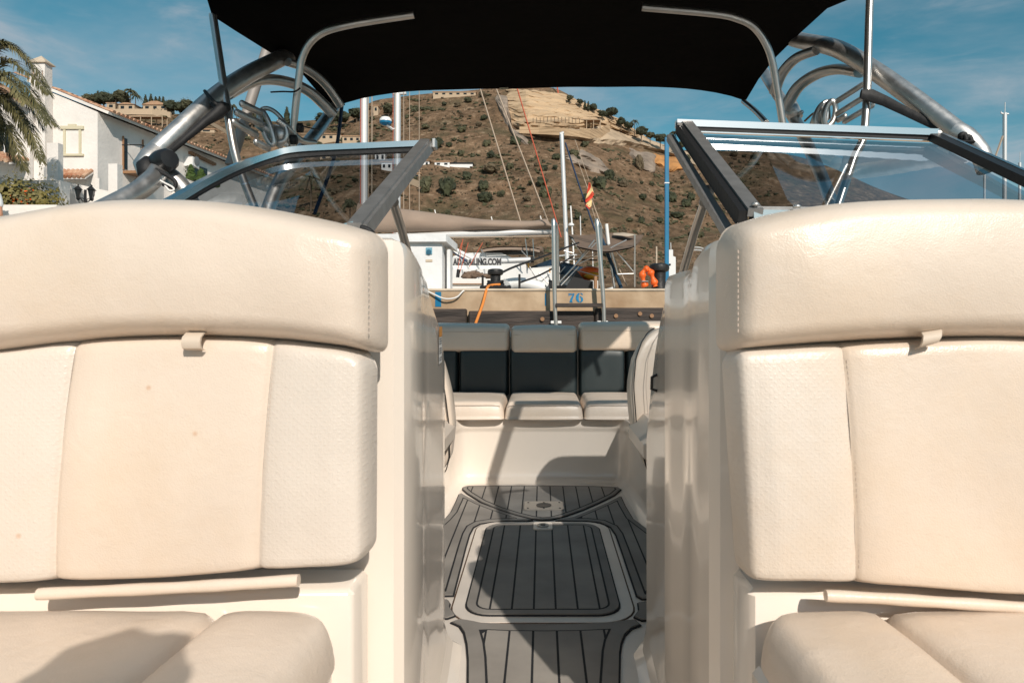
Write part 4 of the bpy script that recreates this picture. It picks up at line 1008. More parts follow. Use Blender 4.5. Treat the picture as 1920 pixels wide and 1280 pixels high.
M('rack_plate', [P(1545,200,2.64),P(1556,195,2.64),P(1558,222,2.64),P(1550,228,2.64),P(1545,200,2.66),P(1556,195,2.66),P(1558,222,2.66),P(1550,228,2.66)], [(0,1,2,3),(7,6,5,4),(0,4,5,1),(1,5,6,2),(2,6,7,3),(3,7,4,0)], MT['alu_bright'], rk)
MB().tube([P(1530,240,2.7), P(1536,212,2.68), P(1548,204,2.66)], [.03,.02,.012], 10).build('rack_hub', MT['alu'], rk, True)
TB('rack_arm', [P(1508,228,2.72), P(1522,215,2.7), P(1532,210,2.68)], .004, MT['wood'], rk, 6)

# ------------------------------------------------------------------ bimini
bm = PE('bimini_top', boat)
def canopy():
    # stations aft -> fore: (Y, xl, zl, xr, zr, crown)
    T = [(3.20, P(626,206,3.2), P(1397,190,3.2), 166, 3.20),]
    st = [(3.20,-.985,.965,.955,1.000,1.062),(3.05,-1.012,1.005,.968,1.05,1.085),(2.89,-1.032,1.040,.985,1.085,1.10),(2.68,-1.082,1.038,1.01,1.100,1.115),(2.5,-1.12,1.038,1.045,1.12,1.125),(2.38,-1.150,1.042,1.12,1.12,1.13),(2.30,-1.130,1.068,1.13,1.11,1.13),(2.1,-1.12,1.10,1.06,1.10,1.13),(1.9,-1.10,1.09,.96,1.09,1.12),(1.72,-1.06,1.06,.84,1.07,1.11)]  # unseen fore stations narrowed on the right to shift the canopy's shadow on the bench
    vs, fs = [], []; nx = 28
    for (Y, xl, zl, xr, zr, zc) in st:
        for k in range(nx+1):
            u = k/nx; x = lerp(xl, xr, u); base = lerp(zl, zr, u); e = min(u, 1-u)*2
            h = (1-(1-e)**2.0 if Y < 3.1 else 1-(1-e)**5.0)
            z = base + (zc - (zl+zr)/2)*h + .004*noise.noise(Vector((x*4,Y*4,0)))
            yy = Y + (0.0 if Y < 3.19 else .0)
            vs.append(Vector((x, yy, CZ+z)))
    m = nx+1
    for i in range(len(st)-1):
        for k in range(nx): fs.append((i*m+k, i*m+k+1, (i+1)*m+k+1, (i+1)*m+k))
    n0 = len(vs); vs += [v+Vector((0,0,.006)) for v in vs]; fs += [tuple(n0+i for i in f[::-1]) for f in fs]
    for k in range(nx): fs.append((k, n0+k, n0+k+1, k+1)); a = (len(st)-1)*m; fs.append((a+k+1, n0+a+k+1, n0+a+k, a+k))
    for i in range(len(st)-1): fs.append((i*m, (i+1)*m, n0+(i+1)*m, n0+i*m)); fs.append((i*m+m-1, n0+i*m+m-1, n0+(i+1)*m+m-1, (i+1)*m+m-1))
    return autosmooth(M('canopy', vs, fs, MT['canvas'], bm, True), 60)
canopy()
p = P(945,166,3.19); MB().box(p-Vector((.02,.004,.004)), p+Vector((.02,.004,.004)), .001).build('care_tag', MT['cream'], bm)
TB('frame_pole', [P(399,28,2.38), P(410,100,2.36), P(424,190,2.33), P(444,300,2.29), P(490,420,2.22)], .0135, MT['chrome'], bm, 12)
TB('frame_pole', [P(1634,-60,2.37), P(1630,20,2.36), P(1622,235,2.32), P(1600,300,2.3), P(1560,420,2.25)], .0135, MT['chrome'], bm, 12)
TB('frame_hoop', [P(548,275,2.5), P(552,220,2.48), P(560,150,2.46), P(566,112,2.45), P(580,82,2.44), P(604,62,2.43), P(640,50,2.42), P(700,39,2.42), P(776,28,2.42)], .0130, MT['chrome'], bm, 12)
TB('frame_hoop', [P(1468,235,2.5), P(1456,160,2.48), P(1446,108,2.46), P(1432,75,2.45), P(1412,50,2.44), P(1385,36,2.43), P(1340,26,2.42), P(1204,14,2.42)], .0130, MT['chrome'], bm, 12)
TB('frame_pole', [P(632,205,3.18), P(600,240,3.0), P(570,270,2.8)], .0115, MT['chrome'], bm, 12)
TB('frame_pole', [P(1394,190,3.18), P(1416,208,3.0), P(1437,230,2.8)], .0115, MT['chrome'], bm, 12)
TB('support_pole', [P(508,70,2.95), P(462,215,2.85), P(432,310,2.8)], .0215, MT['poletan'], bm, 14)
TB('tie_strap', [P(641,200,3.15), P(628,290,3.0), P(590,400,2.8)], .008, MT['rope_navy'], bm, 6)
MB().lathe([(.008,-.012),(.018,-.01),(.018,.01),(.008,.012)], P(551,262,2.48), 10, (1,0,0)).build('hinge', MT['rubber'], bm, True)
MB().lathe([(.008,-.012),(.018,-.01),(.018,.01),(.008,.012)], P(562,240,2.5), 10, (1,0,0)).build('hinge', MT['rubber'], bm, True)

# ------------------------------------------------------------------ hillside: shrubs, trees, villas
def variants(n, fn): return [fn(i) for i in range(n)]
def mesh_from(mb, name, m, smooth=False):
    me = bpy.data.meshes.new(name); me.from_pydata([tuple(v) for v in mb.v], [], mb.f); me.materials.append(m)
    me.validate(); me.update()
    if smooth: me.polygons.foreach_set('use_smooth', [True]*len(me.polygons))
    return me
def bush_mesh(i, m):
    r_ = random.Random(100+i); b = MB()
    b.blob((0,0,.38), .62, .6, .42, i*1.7, .35, (10,7), 2.2)
    for k in range(7):
        a = r_.uniform(0, 6.28); b.blob((math.cos(a)*r_.uniform(.2,.6), math.sin(a)*.5, r_.uniform(.2,.62)), r_.uniform(.2,.36), r_.uniform(.2,.36), r_.uniform(.18,.32), i+k*.37, .4, (7,5), 2.5)
    for k in range(130):      # loose leaf sprays
        th = r_.uniform(0, 6.28); ph = math.acos(r_.uniform(-.1, 1)); d = Vector((math.sin(ph)*math.cos(th), math.sin(ph)*math.sin(th), math.cos(ph)))
        c = Vector((0,0,.34)) + Vector((d.x*.76, d.y*.72, d.z*.55))*r_.uniform(.78, 1.12); u = d.orthogonal().normalized()*r_.uniform(.03,.07); w = d.cross(u).normalized()*r_.uniform(.03,.09)
        b.add([c-u-w, c+u-w*.3, c+w+d*.05], [(0,1,2)])
    return mesh_from(b, 'shrub', m)
bush_v = [bush_mesh(i, MT['pine']) for i in range(4)] + [bush_mesh(i+4, MT['olive']) for i in range(4)] + [bush_mesh(i+8, MT['scrub']) for i in range(3)]
def place(name, me, p, sx, sy, sz, rz, label, cat, group=None):
    o = bpy.data.objects.new(name, me); C.objects.link(o); o.location = p; o.scale = (sx, sy, sz); o.rotation_euler = (0, 0, rz); tag(o, label, cat, group); return o
named = [(822,280,13,11,0,'dark green shrub with a flat slanting top high on the slope left of the masts'),(843,279,7,5,0,'small round shrub just right of the slanting dark shrub'),(877,334,10,9,1,'dark round shrub on bare tan earth right of the long low building'),
 (906,353,12,10,2,'dark round shrub below and right of the shrub on bare earth'),(910,376,16,11,3,'wide dark shrub above the brown sail cover'),(838,366,17,19,0,'large dark evergreen mass left of centre on the lower slope'),(801,362,14,17,5,'yellow-green leafy tree beside the dark evergreen mass'),(848,349,9,9,5,'small yellow-green tree behind the dark evergreen mass'),
 (966,274,13,9,1,'dark shrub under the left end of the limestone cut'),(1043,300,10,6,2,'low dark shrub left of the thin white mast'),(1075,297,12,7,4,'flat olive shrub right of the thin white mast'),(1142,334,11,11,3,'dark bushy shrub up and right of the red and yellow flag'),(1122,356,15,13,0,'large dark shrub immediately right of the red and yellow flag'),
 (1016,350,12,10,1,'dark shrub left of the mast level with the flag'),(1022,372,14,12,4,'olive shrub below the dark shrub left of the mast'),(1096,381,7,8,2,'small dark shrub hidden behind the flag tail'),(1081,419,8,8,1,'dark round shrub beside the white dome antenna'),(1163,348,9,6,2,'small flat shrub midway between flag and blue pole'),(1204,376,8,6,3,'little dark shrub lower left of the blue pole top'),
 (1236,378,9,8,0,'dark shrub touching the left side of the blue pole'),(1262,378,11,12,1,'dark tall shrub touching the right side of the blue pole'),(1286,386,12,9,2,'dark shrub right of the blue pole near the windshield strut'),(1270,412,15,7,3,'low wide dark shrub beside the blue pole halfway down'),(1232,420,7,6,1,'small dark shrub on the slope left of the blue pole middle'),(1196,425,7,7,2,'small dark shrub above the brown boat canopy right end'),
 (1284,306,8,9,0,'dark shrub growing on the ochre earth cut'),(1300,372,9,9,1,'dark shrub partly behind the right windshield post'),(921,322,17,8,8,'wide greyish brown shrub on the mid slope'),(867,250,10,6,4,'olive shrub high on the slope below the ridge'),(800,244,9,5,6,'olive shrub on the upper slope left of centre'),(912,278,9,7,4,'round olive shrub in mid slope'),(1198,315,10,14,8,'brown shrub beside the grey rock face'),(1310,400,9,7,2,'dark shrub low between strut and post')]
for px, py, rx, rh, v, l in named:
    p = hillpt(px, py); k = p.y / F; place('hillside_shrub', bush_v[v], p + Vector((0, -.8, -.2)), rx*k*1.25, rx*k, rh*k*2.0, random.uniform(-.4,.4), l, 'shrub', 'shrubs on the dry hillside')
rs = random.Random(5)
def in_cut(px, py): return 945 < px < 1320 and py < interp([(945,262),(1000,262),(1130,272),(1240,300),(1320,325)], px)
cnt = 0
while cnt < 190:
    px = rs.uniform(330, 1420) if rs.random() < .8 else rs.uniform(120, 1700); yr = sinterp(RIDGE, px); py = yr + 8 + (545-yr)*rs.random()**1.15
    if in_cut(px, py) or (px < 600 and py > 380) : continue
    dens = noise.noise(Vector((px*.012, py*.02, 4)))
    if dens < -.12 and rs.random() < .7: continue
    p = hillpt(px, py); k = p.y/F; s = rs.choice([4,5,6,7,8,10,12])*(1.15 if px < 760 and py > 300 else .9); v = rs.choice([0,1,2,3,4,5,6,7,8,9,10,4,5,8])
    place('hillside_shrub', bush_v[v], p + Vector((0,-.5,-.2)), s*k, s*k, s*k*rs.uniform(.9,1.5), rs.uniform(0,6), ('small dark green shrub scattered on the dry brown hillside' if v < 4 else 'small olive green shrub scattered on the dry brown hillside' if v < 8 else 'small dried brown shrub scattered on the hillside'), 'shrub', 'shrubs on the dry hillside'); cnt += 1
# dry tufts nobody could count
tb = MB(); rt = random.Random(9)
for i in range(5200):
    px = rt.uniform(150, 1450); yr = sinterp(RIDGE, px); py = yr + 2 + (550-yr)*rt.random()
    if in_cut(px, py): continue
    p = hillpt(px, py); k = p.y/F; s = rt.uniform(.8, 2.6)*k; c = p + Vector((0,-.3,0)); h = s*rt.uniform(.6,1.3); a = rt.uniform(0, 1.5)
    tb.add([c+Vector((s*math.cos(a),s*math.sin(a),-.1)), c+Vector((s*math.cos(a+2.1),s*math.sin(a+2.1),-.1)), c+Vector((s*math.cos(a+4.2),s*math.sin(a+4.2),-.1)), c+Vector((rt.uniform(-.3,.3)*s,0,h))], [(0,1,3),(1,2,3),(2,0,3)])
for i in range(1500):
    px = rt.uniform(150, 1450); yr = sinterp(RIDGE, px); py = yr + 4 + (545-yr)*rt.random()**1.1
    if in_cut(px, py) or noise.noise(Vector((px*.02, py*.03, 7))) < -.15: continue
    p = hillpt(px, py); k = p.y/F; s = rt.uniform(1.2, 4.2)*k; tb.blob(p+Vector((0,-.3,s*.2)), s, s*.8, s*rt.uniform(.4,.8), i*.37, .45, (6,4), 2.5)
tb2 = MB()
for i in range(420):
    px = rt.uniform(150, 1450); yr = sinterp(RIDGE, px); py = yr + 6 + (545-yr)*rt.random()
    if in_cut(px, py): continue
    for j in range(rt.randint(2, 9)):
        qx, qy = px+rt.gauss(0, 9), py+rt.gauss(0, 2.6)
        if in_cut(qx, qy) or qy < sinterp(RIDGE, qx)+2: continue
        p = hillpt(qx, qy); k = p.y/F; s = rt.uniform(1.4, 4.6)*k; tb2.blob(p+Vector((0,-.3,s*.15)), s*rt.uniform(.8,1.5), s*.8, s*rt.uniform(.35,.75), i*.37+j, .5, (7,5), 2.8)
tag(tb2.build('low_scrub', MT['olive'], None), 'low olive green scrub growing in merged patches on the hillside', None, None, 'stuff')
tag(tb.build('dry_grass', MT['scrub'], None), 'dry brown tufts covering the hillside', None, None, 'stuff')
# trees
def leafy(b, c, rx, ry, rz, n, r_, s=1.):
    for k in range(n):
        th = r_.uniform(0, 6.28); u_ = r_.uniform(-1, 1); q_ = math.sqrt(1-u_*u_); d = Vector((q_*math.cos(th), q_*math.sin(th), u_)); rad = r_.uniform(.55, 1.08)
        p = Vector(c) + Vector((d.x*rx, d.y*ry, d.z*rz))*rad; o1 = d.orthogonal().normalized()*s*r_.uniform(.5,1); o2 = d.cross(o1).normalized()*s*r_.uniform(.5,1)
        o1 = o1 + d*r_.uniform(-.4,.4)*s
        b.add([p-o1, p+o2, p+o1, p-o2], [(0,1,2,3)])
def conifer(i):
    r_ = random.Random(i); b = MB()
    for k in range(9):
        z = .12+.84*k/9; w = .17*(1-(k/9)**1.6)+.02; b.blob((r_.uniform(-.02,.02), 0, z), w, w, .11, i+k, .3, (8,5), 2)
    leafy(b, (0,0,.5), .16, .16, .48, 200, r_, .025); return mesh_from(b, 'crown', MT['pine'])
def roundtree(i, m):
    r_ = random.Random(i+40); b = MB(); b.blob((0,0,.62), .36, .36, .30, i, .3, (10,7), 2)
    for k in range(8): a = r_.uniform(0,6.28); b.blob((.3*math.cos(a), .3*math.sin(a), .62+r_.uniform(-.2,.22)), .2, .2, .16, i+k, .4, (8,5), 2)
    leafy(b, (0,0,.62), .50, .50, .40, 320, r_, .032); return mesh_from(b, 'crown', m)
def palmcrown(i):
    r_ = random.Random(i+70); b = MB()
    for k in range(22):
        a = 6.28*k/22 + r_.uniform(-.1,.1); e = r_.uniform(-.5, 1.1); pts = []
        for j in range(6):
            t = j/5; pts.append(Vector((math.cos(a)*math.cos(e)*.34*t, math.sin(a)*math.cos(e)*.34*t, .86+math.sin(e)*.30*t - .26*t*t)))
        for j in range(5):
            w = Vector((-math.sin(a), math.cos(a), 0))*.035*(1-j/6); dr = Vector((0,0,-.035))
            b.add([pts[j]-w+dr, pts[j], pts[j+1], pts[j+1]-w*.8+dr], [(0,1,2,3)]); b.add([pts[j]+w+dr, pts[j], pts[j+1], pts[j+1]+w*.8+dr], [(3,2,1,0)])
    return mesh_from(b, 'crown', MT['olive'])
con_v = [conifer(i) for i in range(3)]; rnd_v = [roundtree(i, MT['pine']) for i in range(3)] + [roundtree(9, MT['olive'])]; plm_v = [palmcrown(i) for i in range(2)]
def trunk_mesh(r, h): return mesh_from(MB().tube([(0,0,-.3),(0.01,0,h*.5),(0,0,h)], [r*1.3,r,r*.7], 7), 'trunk', MT['palmtrunk'])
tr_c, tr_r, tr_p = trunk_mesh(.02,.3), trunk_mesh(.035,.6), trunk_mesh(.022,.87)
def tree(kind, px, base, top, label, name, Yoff=-1.):
    if px > 1030: Yoff = -9.
    p = hillpt(px, base) + Vector((0, Yoff, 0)); h = (base-top)/F*p.y; t = E(name, label, 'tree', p - Vector((0,0,.3)), 'trees along the hill')
    i = rs.randint(0, 99); cm, tm, w = {'c': (con_v[i%3], tr_c, 1.), 'r': (rnd_v[i%4], tr_r, 1.), 'p': (plm_v[i%2], tr_p, 1.)}[kind]
    for nm, me in (('crown', cm), ('trunk', tm)):
        o = bpy.data.objects.new(nm, me); C.objects.link(o); o.parent = t; o.scale = (h*w, h*w, h); o.rotation_euler = (0,0,rs.uniform(0,6))
    return t
TL = [('c',186,196,163,'narrow cypress standing left on the ridge above the white roof'),('r',172,200,172,'leftmost round tree on the ridge above the white roof'),('r',197,200,168,'round pine right of the leftmost ridge cypress'),('r',210,202,174,'wide pine beside the villa on the left ridge'),('r',231,200,167,'large dark pine behind the villa roof on the left ridge'),('p',219,206,173,'small palm in front of the large dark pine on the left ridge'),
 ('p',246,206,162,'tallest palm above the villa on the left ridge'),('p',256,206,172,'lower palm just right of the tallest palm on the left ridge'),('c',275,200,171,'leftmost cypress of the row right of the tallest palm'),('c',285,200,168,'thick cypress second in the ridge row'),('c',294,200,171,'third cypress in the ridge row'),('c',301,202,172,'fourth cypress in the ridge row'),('c',308,203,172,'last thin cypress in the ridge row'),
 ('r',323,214,186,'brownish tree between the cypress row and the round pine'),('r',353,212,180,'dark round pine left of the metal tower tube'),('r',340,215,190,'small tree at the left foot of the round pine'),('p',436,232,192,'lone palm seen past the metal tower tube'),('p',446,234,206,'short palm right of the lone palm'),('r',477,240,210,'low tree seen behind the board rack'),('c',498,232,201,'dark cypress seen above the board rack plate'),('c',540,238,199,'dark stout cypress left of the inner hoop tube'),
 ('r',604,240,212,'tree on the ridge right of the tower leg'),('r',640,240,206,'tree on the ridge beside the canopy corner'),('r',668,228,200,'tree on the ridge left of the thick white mast'),('r',728,216,192,'dark tree right of the thick mast on the ridge'),
 ('p',1037,180,166,'tiny palm on the ridge above the limestone cut'),('r',1067,200,184,'round tree on the ridge right of the tiny palm'),('r',1086,206,192,'low tree at the top edge of the limestone cut'),('c',1095,212,194,'small cypress above the limestone cut, left of its neighbour'),('c',1101,214,196,'small cypress above the limestone cut, right of its neighbour'),('r',1110,217,200,'dark tree at the right end of the small cypresses'),
 ('r',1127,232,213,'bushy tree above the roofless concrete frame'),('r',1144,232,208,'tall round tree on the ridge right of the concrete frame'),('r',1162,246,226,'tree on the ridge descending right of the tall round tree'),('r',1176,252,234,'tree left of the thin ridge palm'),('p',1186,256,229,'thin palm on the ridge right of the concrete frame'),('r',1198,266,242,'dark tree right of the thin ridge palm'),('r',1214,272,254,'low dark tree on the falling ridge'),('r',1232,282,258,'bushy tree on the ridge left of the blue pole'),('p',1256,284,252,'palm rising on the ridge just right of the blue pole'),('r',1268,292,272,'small tree by the windshield corner on the ridge')]
for k in TL: tree(k[0], k[1], k[2], k[3], k[4], {'c':'cypress_tree','r':'pine_tree','p':'palm_tree'}[k[0]])
for i, (px, b_, t_, l) in enumerate([(600,392,325,'dusty palm seen through the left windshield glass'),(660,425,370,'palm seen through the glass beside the windshield post'),(560,350,318,'small palm high behind the left windshield glass')]): tree('p', px, b_, t_, l, 'palm_tree', -3)
# villas
vb = 0
def villa(px0, px1, base, top, label, roof=.0, cols=None, wall='villa', roofm='villaroof', wins=2, dpt=7):
    c = hillpt((px0+px1)/2, base); Y = c.y - 2.5; t = E('villa', label, 'house', (c.x, Y, c.z-3)); a, b = P(px0, base+4, Y), P(px1, top, Y)
    MB().box((a.x, Y, a.z-1.5), (b.x, Y+dpt, b.z)).build('wall', MT[wall], t)
    if roof:
        rz = roof/F*Y; e = .5
        MB().prism([(a.x-e, Y-e, b.z), (b.x+e, Y-e, b.z), (lerp(a.x,b.x,.62), Y-e, b.z+rz), (lerp(a.x,b.x,.38), Y-e, b.z+rz)], (0, dpt+1, 0)).build('roof', MT[roofm], t)
    else: MB().box((a.x-.3, Y-.3, b.z), (b.x+.3, Y+dpt, b.z+.35)).build('roof', MT[roofm], t)
    for i in range(wins):
        x = lerp(a.x, b.x, (i+.5)/wins); w = (b.x-a.x)/wins*.22; h = b.z - (P(0, base, Y).z)
        MB().box((x-w, Y-.04, b.z-h*.75), (x+w, Y+.02, b.z-h*.25)).build('window', MT['darkglass'], t)
    return t
villa(222,252,207,196,'cream villa with low tiled roof left on the ridge between palms', 3)
villa(268,313,206,197,'cream villa with wide gabled roof under the cypress row', 7, wins=3)
villa(200,216,204,194,'small cream house above the white roof end', 0, wins=1)
villa(700,709,211,199,'small pale tower house on the ridge between the two masts', 0, wins=1)
villa(812,892,179,173,'long pale wall building on the ridge under the canopy edge', 0, wins=6, dpt=4)
villa(776,805,312,302,'small house with orange top beside the windshield post', 2, wall='white', wins=3)
villa(815,843,311,304,'low white house in the middle of the slope', 0, wall='white', wins=2)
villa(843,886,312,307,'long low white building with flat dark roof', 0, wall='white', roofm='darkglass', wins=0)
villa(762,788,333,326,'pale house below the orange-topped one', 0, wins=2)
villa(703,722,303,286,'white two-storey villa seen through the windshield glass', 2, wall='white', wins=2)
villa(715,735,318,305,'white terraced house seen just under the two-storey villa', 0, wall='white', wins=2)
villa(588,640,262,252,'cream villa with long flat roof behind the rear tower leg', 1.5, wins=4)
villa(642,676,266,256,'pale villa with projecting flat roof left of the thick mast', 0, wins=3)
villa(1166,1176,238,232,'tiny orange-roofed house on the falling ridge', 2, wins=1)
villa(446,468,258,250,'tan house seen behind the board rack pegs', 1, wins=2)
villa(372,402,248,243,'low ruined stone house on the slope by the tower tube', 0, wins=1)
villa(600,630,300,290,'low red-brown house seen through the left windshield glass', 0, wins=2)
def hwall(name, pts, h, label, m='retain', cat='wall'):
    b = MB(); q_ = []
    for px, py in pts: q_.append(hillpt(px, py) + Vector((0,-2.2 if px < 900 else -6,0)))
    for a, c in zip(q_, q_[1:]):
        k = h/F*a.y; b.add([a-Vector((0,0,1)), c-Vector((0,0,1)), c+Vector((0,0,k)), a+Vector((0,0,k)), a+Vector((0,1,-1)), c+Vector((0,1,-1)), c+Vector((0,1,k)), a+Vector((0,1,k))], [(0,1,2,3),(7,6,5,4),(3,2,6,7),(0,3,7,4),(1,5,6,2)])
    o = b.build(name, MT[m], None); tag(o, label, cat); return o
hwall('retaining_wall', [(215,214),(250,213),(290,214),(325,220)], 7, 'tan stone retaining wall under the left ridge villas', 'villa')
hwall('retaining_wall', [(975,253),(1010,254),(1050,259),(1085,259)], 8, 'long pale concrete retaining wall along the foot of the limestone cut', 'terrace')
hwall('retaining_wall', [(1085,259),(1105,262),(1125,258),(1142,248)], 14, 'tall curved concrete retaining wall below the roofless frame', 'terrace')
hwall('retaining_wall', [(750,345),(772,346),(792,352)], 7, 'cream garden wall on the slope beside the windshield post', 'villa')
hwall('retaining_wall', [(385,225),(420,245),(450,262)], 3, 'broken tan wall on the slope behind the tower strap', 'villa')
def pergola(px0, px1, base, top, label, m, n):
    c = hillpt((px0+px1)/2, base); Y = c.y-(3 if px0 < 900 else 9); t = E('pergola', label, 'pergola', (c.x, Y, c.z)); a, b = P(px0, base, Y), P(px1, top, Y); th = 1.2/F*Y
    for y in (Y, Y+4):
        for i in range(n): x = lerp(a.x, b.x, i/(n-1)); MB().box((x-th/2, y, a.z-1), (x+th/2, y+th, b.z)).build('column', MT[m], t)
    for y in (Y-.1, Y+4): MB().box((a.x-.3, y-.01, b.z), (b.x+.3, y+th+.01, b.z+th*1.2)).build('beam', MT[m], t)
    MB().box((a.x-.2, Y, b.z+th*1.25), (b.x+.2, Y+4.2, b.z+th*1.6)).build('slab', MT['villaroof'], t)
pergola(243,304,234,219,'cream pergola with slim columns under the left ridge villas', 'villa', 4)
pergola(1087,1126,240,225,'roofless brown concrete frame of a house above the curved wall', 'retain', 4)
fb = E('slope_fence', 'thin dark fence posts running along the rim of the limestone cut', 'fence', hillpt(1060,240))
for i in range(14):
    px = 1000+i*6.5; p = hillpt(px, 242)+Vector((0,-10.,0)); MB().box(p-Vector((.12,.12,0)), p+Vector((.12,.12,2.2))).build('post', MT['palmtrunk'], fb)
# crane-like mast at the ridge
p = hillpt(1047, 176); tag(MB().tube([p, p+Vector((-1.2,0,8))], .35, 6).build('ridge_mast', MT['rope_red']), 'thin red and white lattice mast on the ridge at the canopy edge', 'mast')

# ------------------------------------------------------------------ white house on the left
HY = 25.; cx0 = (183-VX)/F*HY
def HS(px): k = (px-VX)/F; s = (cx0-k*HY)/(k*8-.87); return s
def WPt(px, py, off=0.):
    s = HS(px); Y = HY+8*s; return Vector((cx0+.87*s+off, Y, CZ+(VY-py)/F*Y))
house = E('white_house', 'white stucco house with tall chimney, blind cream window and long tiled eave', 'house', (cx0-2, HY, .9))
gz = .9
dv = Vector((.87*1.6, 8*1.6, 0))
fr = [Vector((P(60,0,HY).x, HY, gz)), Vector((cx0, HY, gz)), P(183,210,HY), P(98,174,HY), P(60,158,HY), Vector((P(60,0,HY).x, HY, P(0,158,HY).z))]
MB().prism([fr[0],fr[1],fr[2],fr[4]], dv).build('wall', MT['stucco'], house)
# roof slab following the slope with barrel tiles
ra, rb = P(52,153.5,HY), P(190,209,HY); sl = (rb-ra).normalized(); nrm = Vector((-sl.z, 0, sl.x)); 
ra2 = ra; rb2 = rb + sl*.30
MB().prism([ra2+Vector((0,-.06,0)), rb2+Vector((0,-.06,0)), rb2+nrm*.10+Vector((0,-.06,0)), ra2+nrm*.10+Vector((0,-.06,0))], dv+Vector((0,.1,0))).build('roof', MT['stucco'], house)
tl = MB(); nT = 58
for i in range(nT):
    o0 = dv*((i+.5)/nT); base = rb2 + sl*.07 + nrm*.12 + o0; L_ = 2.6
    for st_ in range(6):
        b0 = base - sl*(st_*.42); b1 = b0 - sl*.46; vs = []
        for q_, rr in ((b0, .095), (b1, .075)):
            for k in range(6): a = math.pi*k/5; vs.append(q_ + Vector((dv.x/nT, dv.y/nT, 0)).normalized()*math.cos(a)*rr + nrm*(math.sin(a)*rr*.9 + (.015 if q_ is b0 else -.01)))
        tl.add(vs, [(k, k+1, 7+k, 6+k) for k in range(5)] + [(5,4,3,2,1,0)])
o = tl.build('roof_tiles', MT['tile'], house); o['kind'] = 'stuff'
tl = MB()
for k in range(9):
    b0 = rb2 + sl*(-.42*k) + nrm*.12 + Vector((0,-.02,0)); b1 = b0 - sl*.40
    tl.add([b0+Vector((0,-.06,0)), b0+Vector((0,.15,0)), b0+Vector((0,.05,.06)), b1+Vector((0,-.06,0)), b1+Vector((0,.15,0)), b1+Vector((0,.05,.06))], [(0,1,2),(5,4,3),(0,2,5,3),(1,4,5,2)])
o = tl.build('verge_tiles', MT['tile'], house); o['kind'] = 'stuff'
# chimney
ca, cb_ = P(57,0,24.6).x, P(84,0,24.6).x; cz = P(0,118,24.6).z
ch = PE('chimney', house)
MB().box((ca,24.6,gz),(cb_,24.98,cz-.55)).build('stack', MT['stucco'], ch)
for i in range(5):
    x = lerp(ca, cb_-.07, i/4); MB().box((x,24.6,cz-.55),(x+.07,24.98,cz-.28)).build('pier', MT['stucco'], ch)
MB().box((ca+.03,24.64,cz-.55),(cb_-.03,24.95,cz-.28)).build('flue', MT['tile'], ch)
MB().box((ca,24.6,cz-.28),(cb_,24.98,cz)).build('band', MT['stucco'], ch)
e = .07; m_ = ((ca+cb_)/2, 24.79, cz+.32)
MB().add([(ca-e,24.6-e,cz+.04),(cb_+e,24.6-e,cz+.04),(cb_+e,24.98+e,cz+.04),(ca-e,24.98+e,cz+.04),(ca-e,24.6-e,cz),(cb_+e,24.6-e,cz),(cb_+e,24.98+e,cz),(ca-e,24.98+e,cz),m_], [(0,1,8),(1,2,8),(2,3,8),(3,0,8),(4,5,1,0),(5,6,2,1),(6,7,3,2),(7,4,0,3),(7,6,5,4)]).build('cap', MT['coping'], ch)
# blind window frame
bw = PE('blind_window', house)
def fbox(x0,y0,x1,y1,d,m,par,name,Y=HY): a, b = P(x0,y1,Y), P(x1,y0,Y); return MB().box((a.x,Y-d,a.z),(b.x,Y-.002,b.z)).build(name, m, par)
fbox(120,243,124,289,.05,MT['cream'],bw,'frame'); fbox(149,243,153,289,.05,MT['cream'],bw,'frame'); fbox(115,237,158,243,.07,MT['cream'],bw,'frame'); fbox(129,233.5,144,237,.06,MT['cream'],bw,'frame'); fbox(119,289,158,293,.07,MT['cream'],bw,'frame'); fbox(124,243,149,289,.01,MT['stucco'],bw,'panel')
aw = PE('tiled_awning', house)
MB().prism([P(120,334,HY)+Vector((0,-.45,-.12)), P(176,334,HY)+Vector((0,-.45,-.12)), P(176,328,HY)+Vector((0,-.01,.05)), P(120,328,HY)+Vector((0,-.01,.05))], (0,0,.05)).build('slab', MT['stucco'], aw)
for i in range(7):
    c = P(122+i*8.4, 334, HY)+Vector((0,-.50,-.05)); d_ = P(122+i*8.4, 327, HY)+Vector((0,-.02,.14)); MB().tube([c, d_], .07, 8).build('tile', MT['tile'], aw)
# window & balcony on the long wall
def wbox(px0,py0,px1,py1,off,m,par,name):
    a0, a1, b1, b0 = WPt(px0,py1,0.003), WPt(px1,lerp(py1,py1,1),0.003), WPt(px1,py0,.003), WPt(px0,py0,.003)
    a1 = Vector((a1.x,a1.y,a0.z)); b1 = Vector((b1.x,b1.y,b0.z)); return MB().prism([a0,a1,b1,b0], (off,-off*.1,0)).build(name, m, par)
wbox(230,258,238,316,.02,MT['darkglass'],house,'door'); wbox(229,255,230.2,318,.06,MT['wood'],house,'door_frame'); wbox(266,262,267.5,300,.05,MT['wood'],house,'window_frame')
bal = PE('balcony', house)
wbox(230,320,262,325,.75,MT['wood'],bal,'slab')
for i in range(13):
    a = WPt(229+i*2.6, 320, .72); z0 = WPt(230,320).z; MB().tube([(a.x,a.y,z0), (a.x,a.y,z0+.98)], .014, 5).build('baluster', MT['iron'], bal)
a, b = WPt(229,320,.72), WPt(262,320,.72); z0 = WPt(230,320).z; MB().tube([(a.x,a.y,z0+.98),(b.x,b.y,z0+.98)], .022, 6).build('railing', MT['iron'], bal)
a = WPt(229,320,.0); MB().tube([(a.x,a.y,z0+.98),(WPt(229,320,.72).x,WPt(229,320,.72).y,z0+.98)], .022, 6).build('railing', MT['iron'], bal)
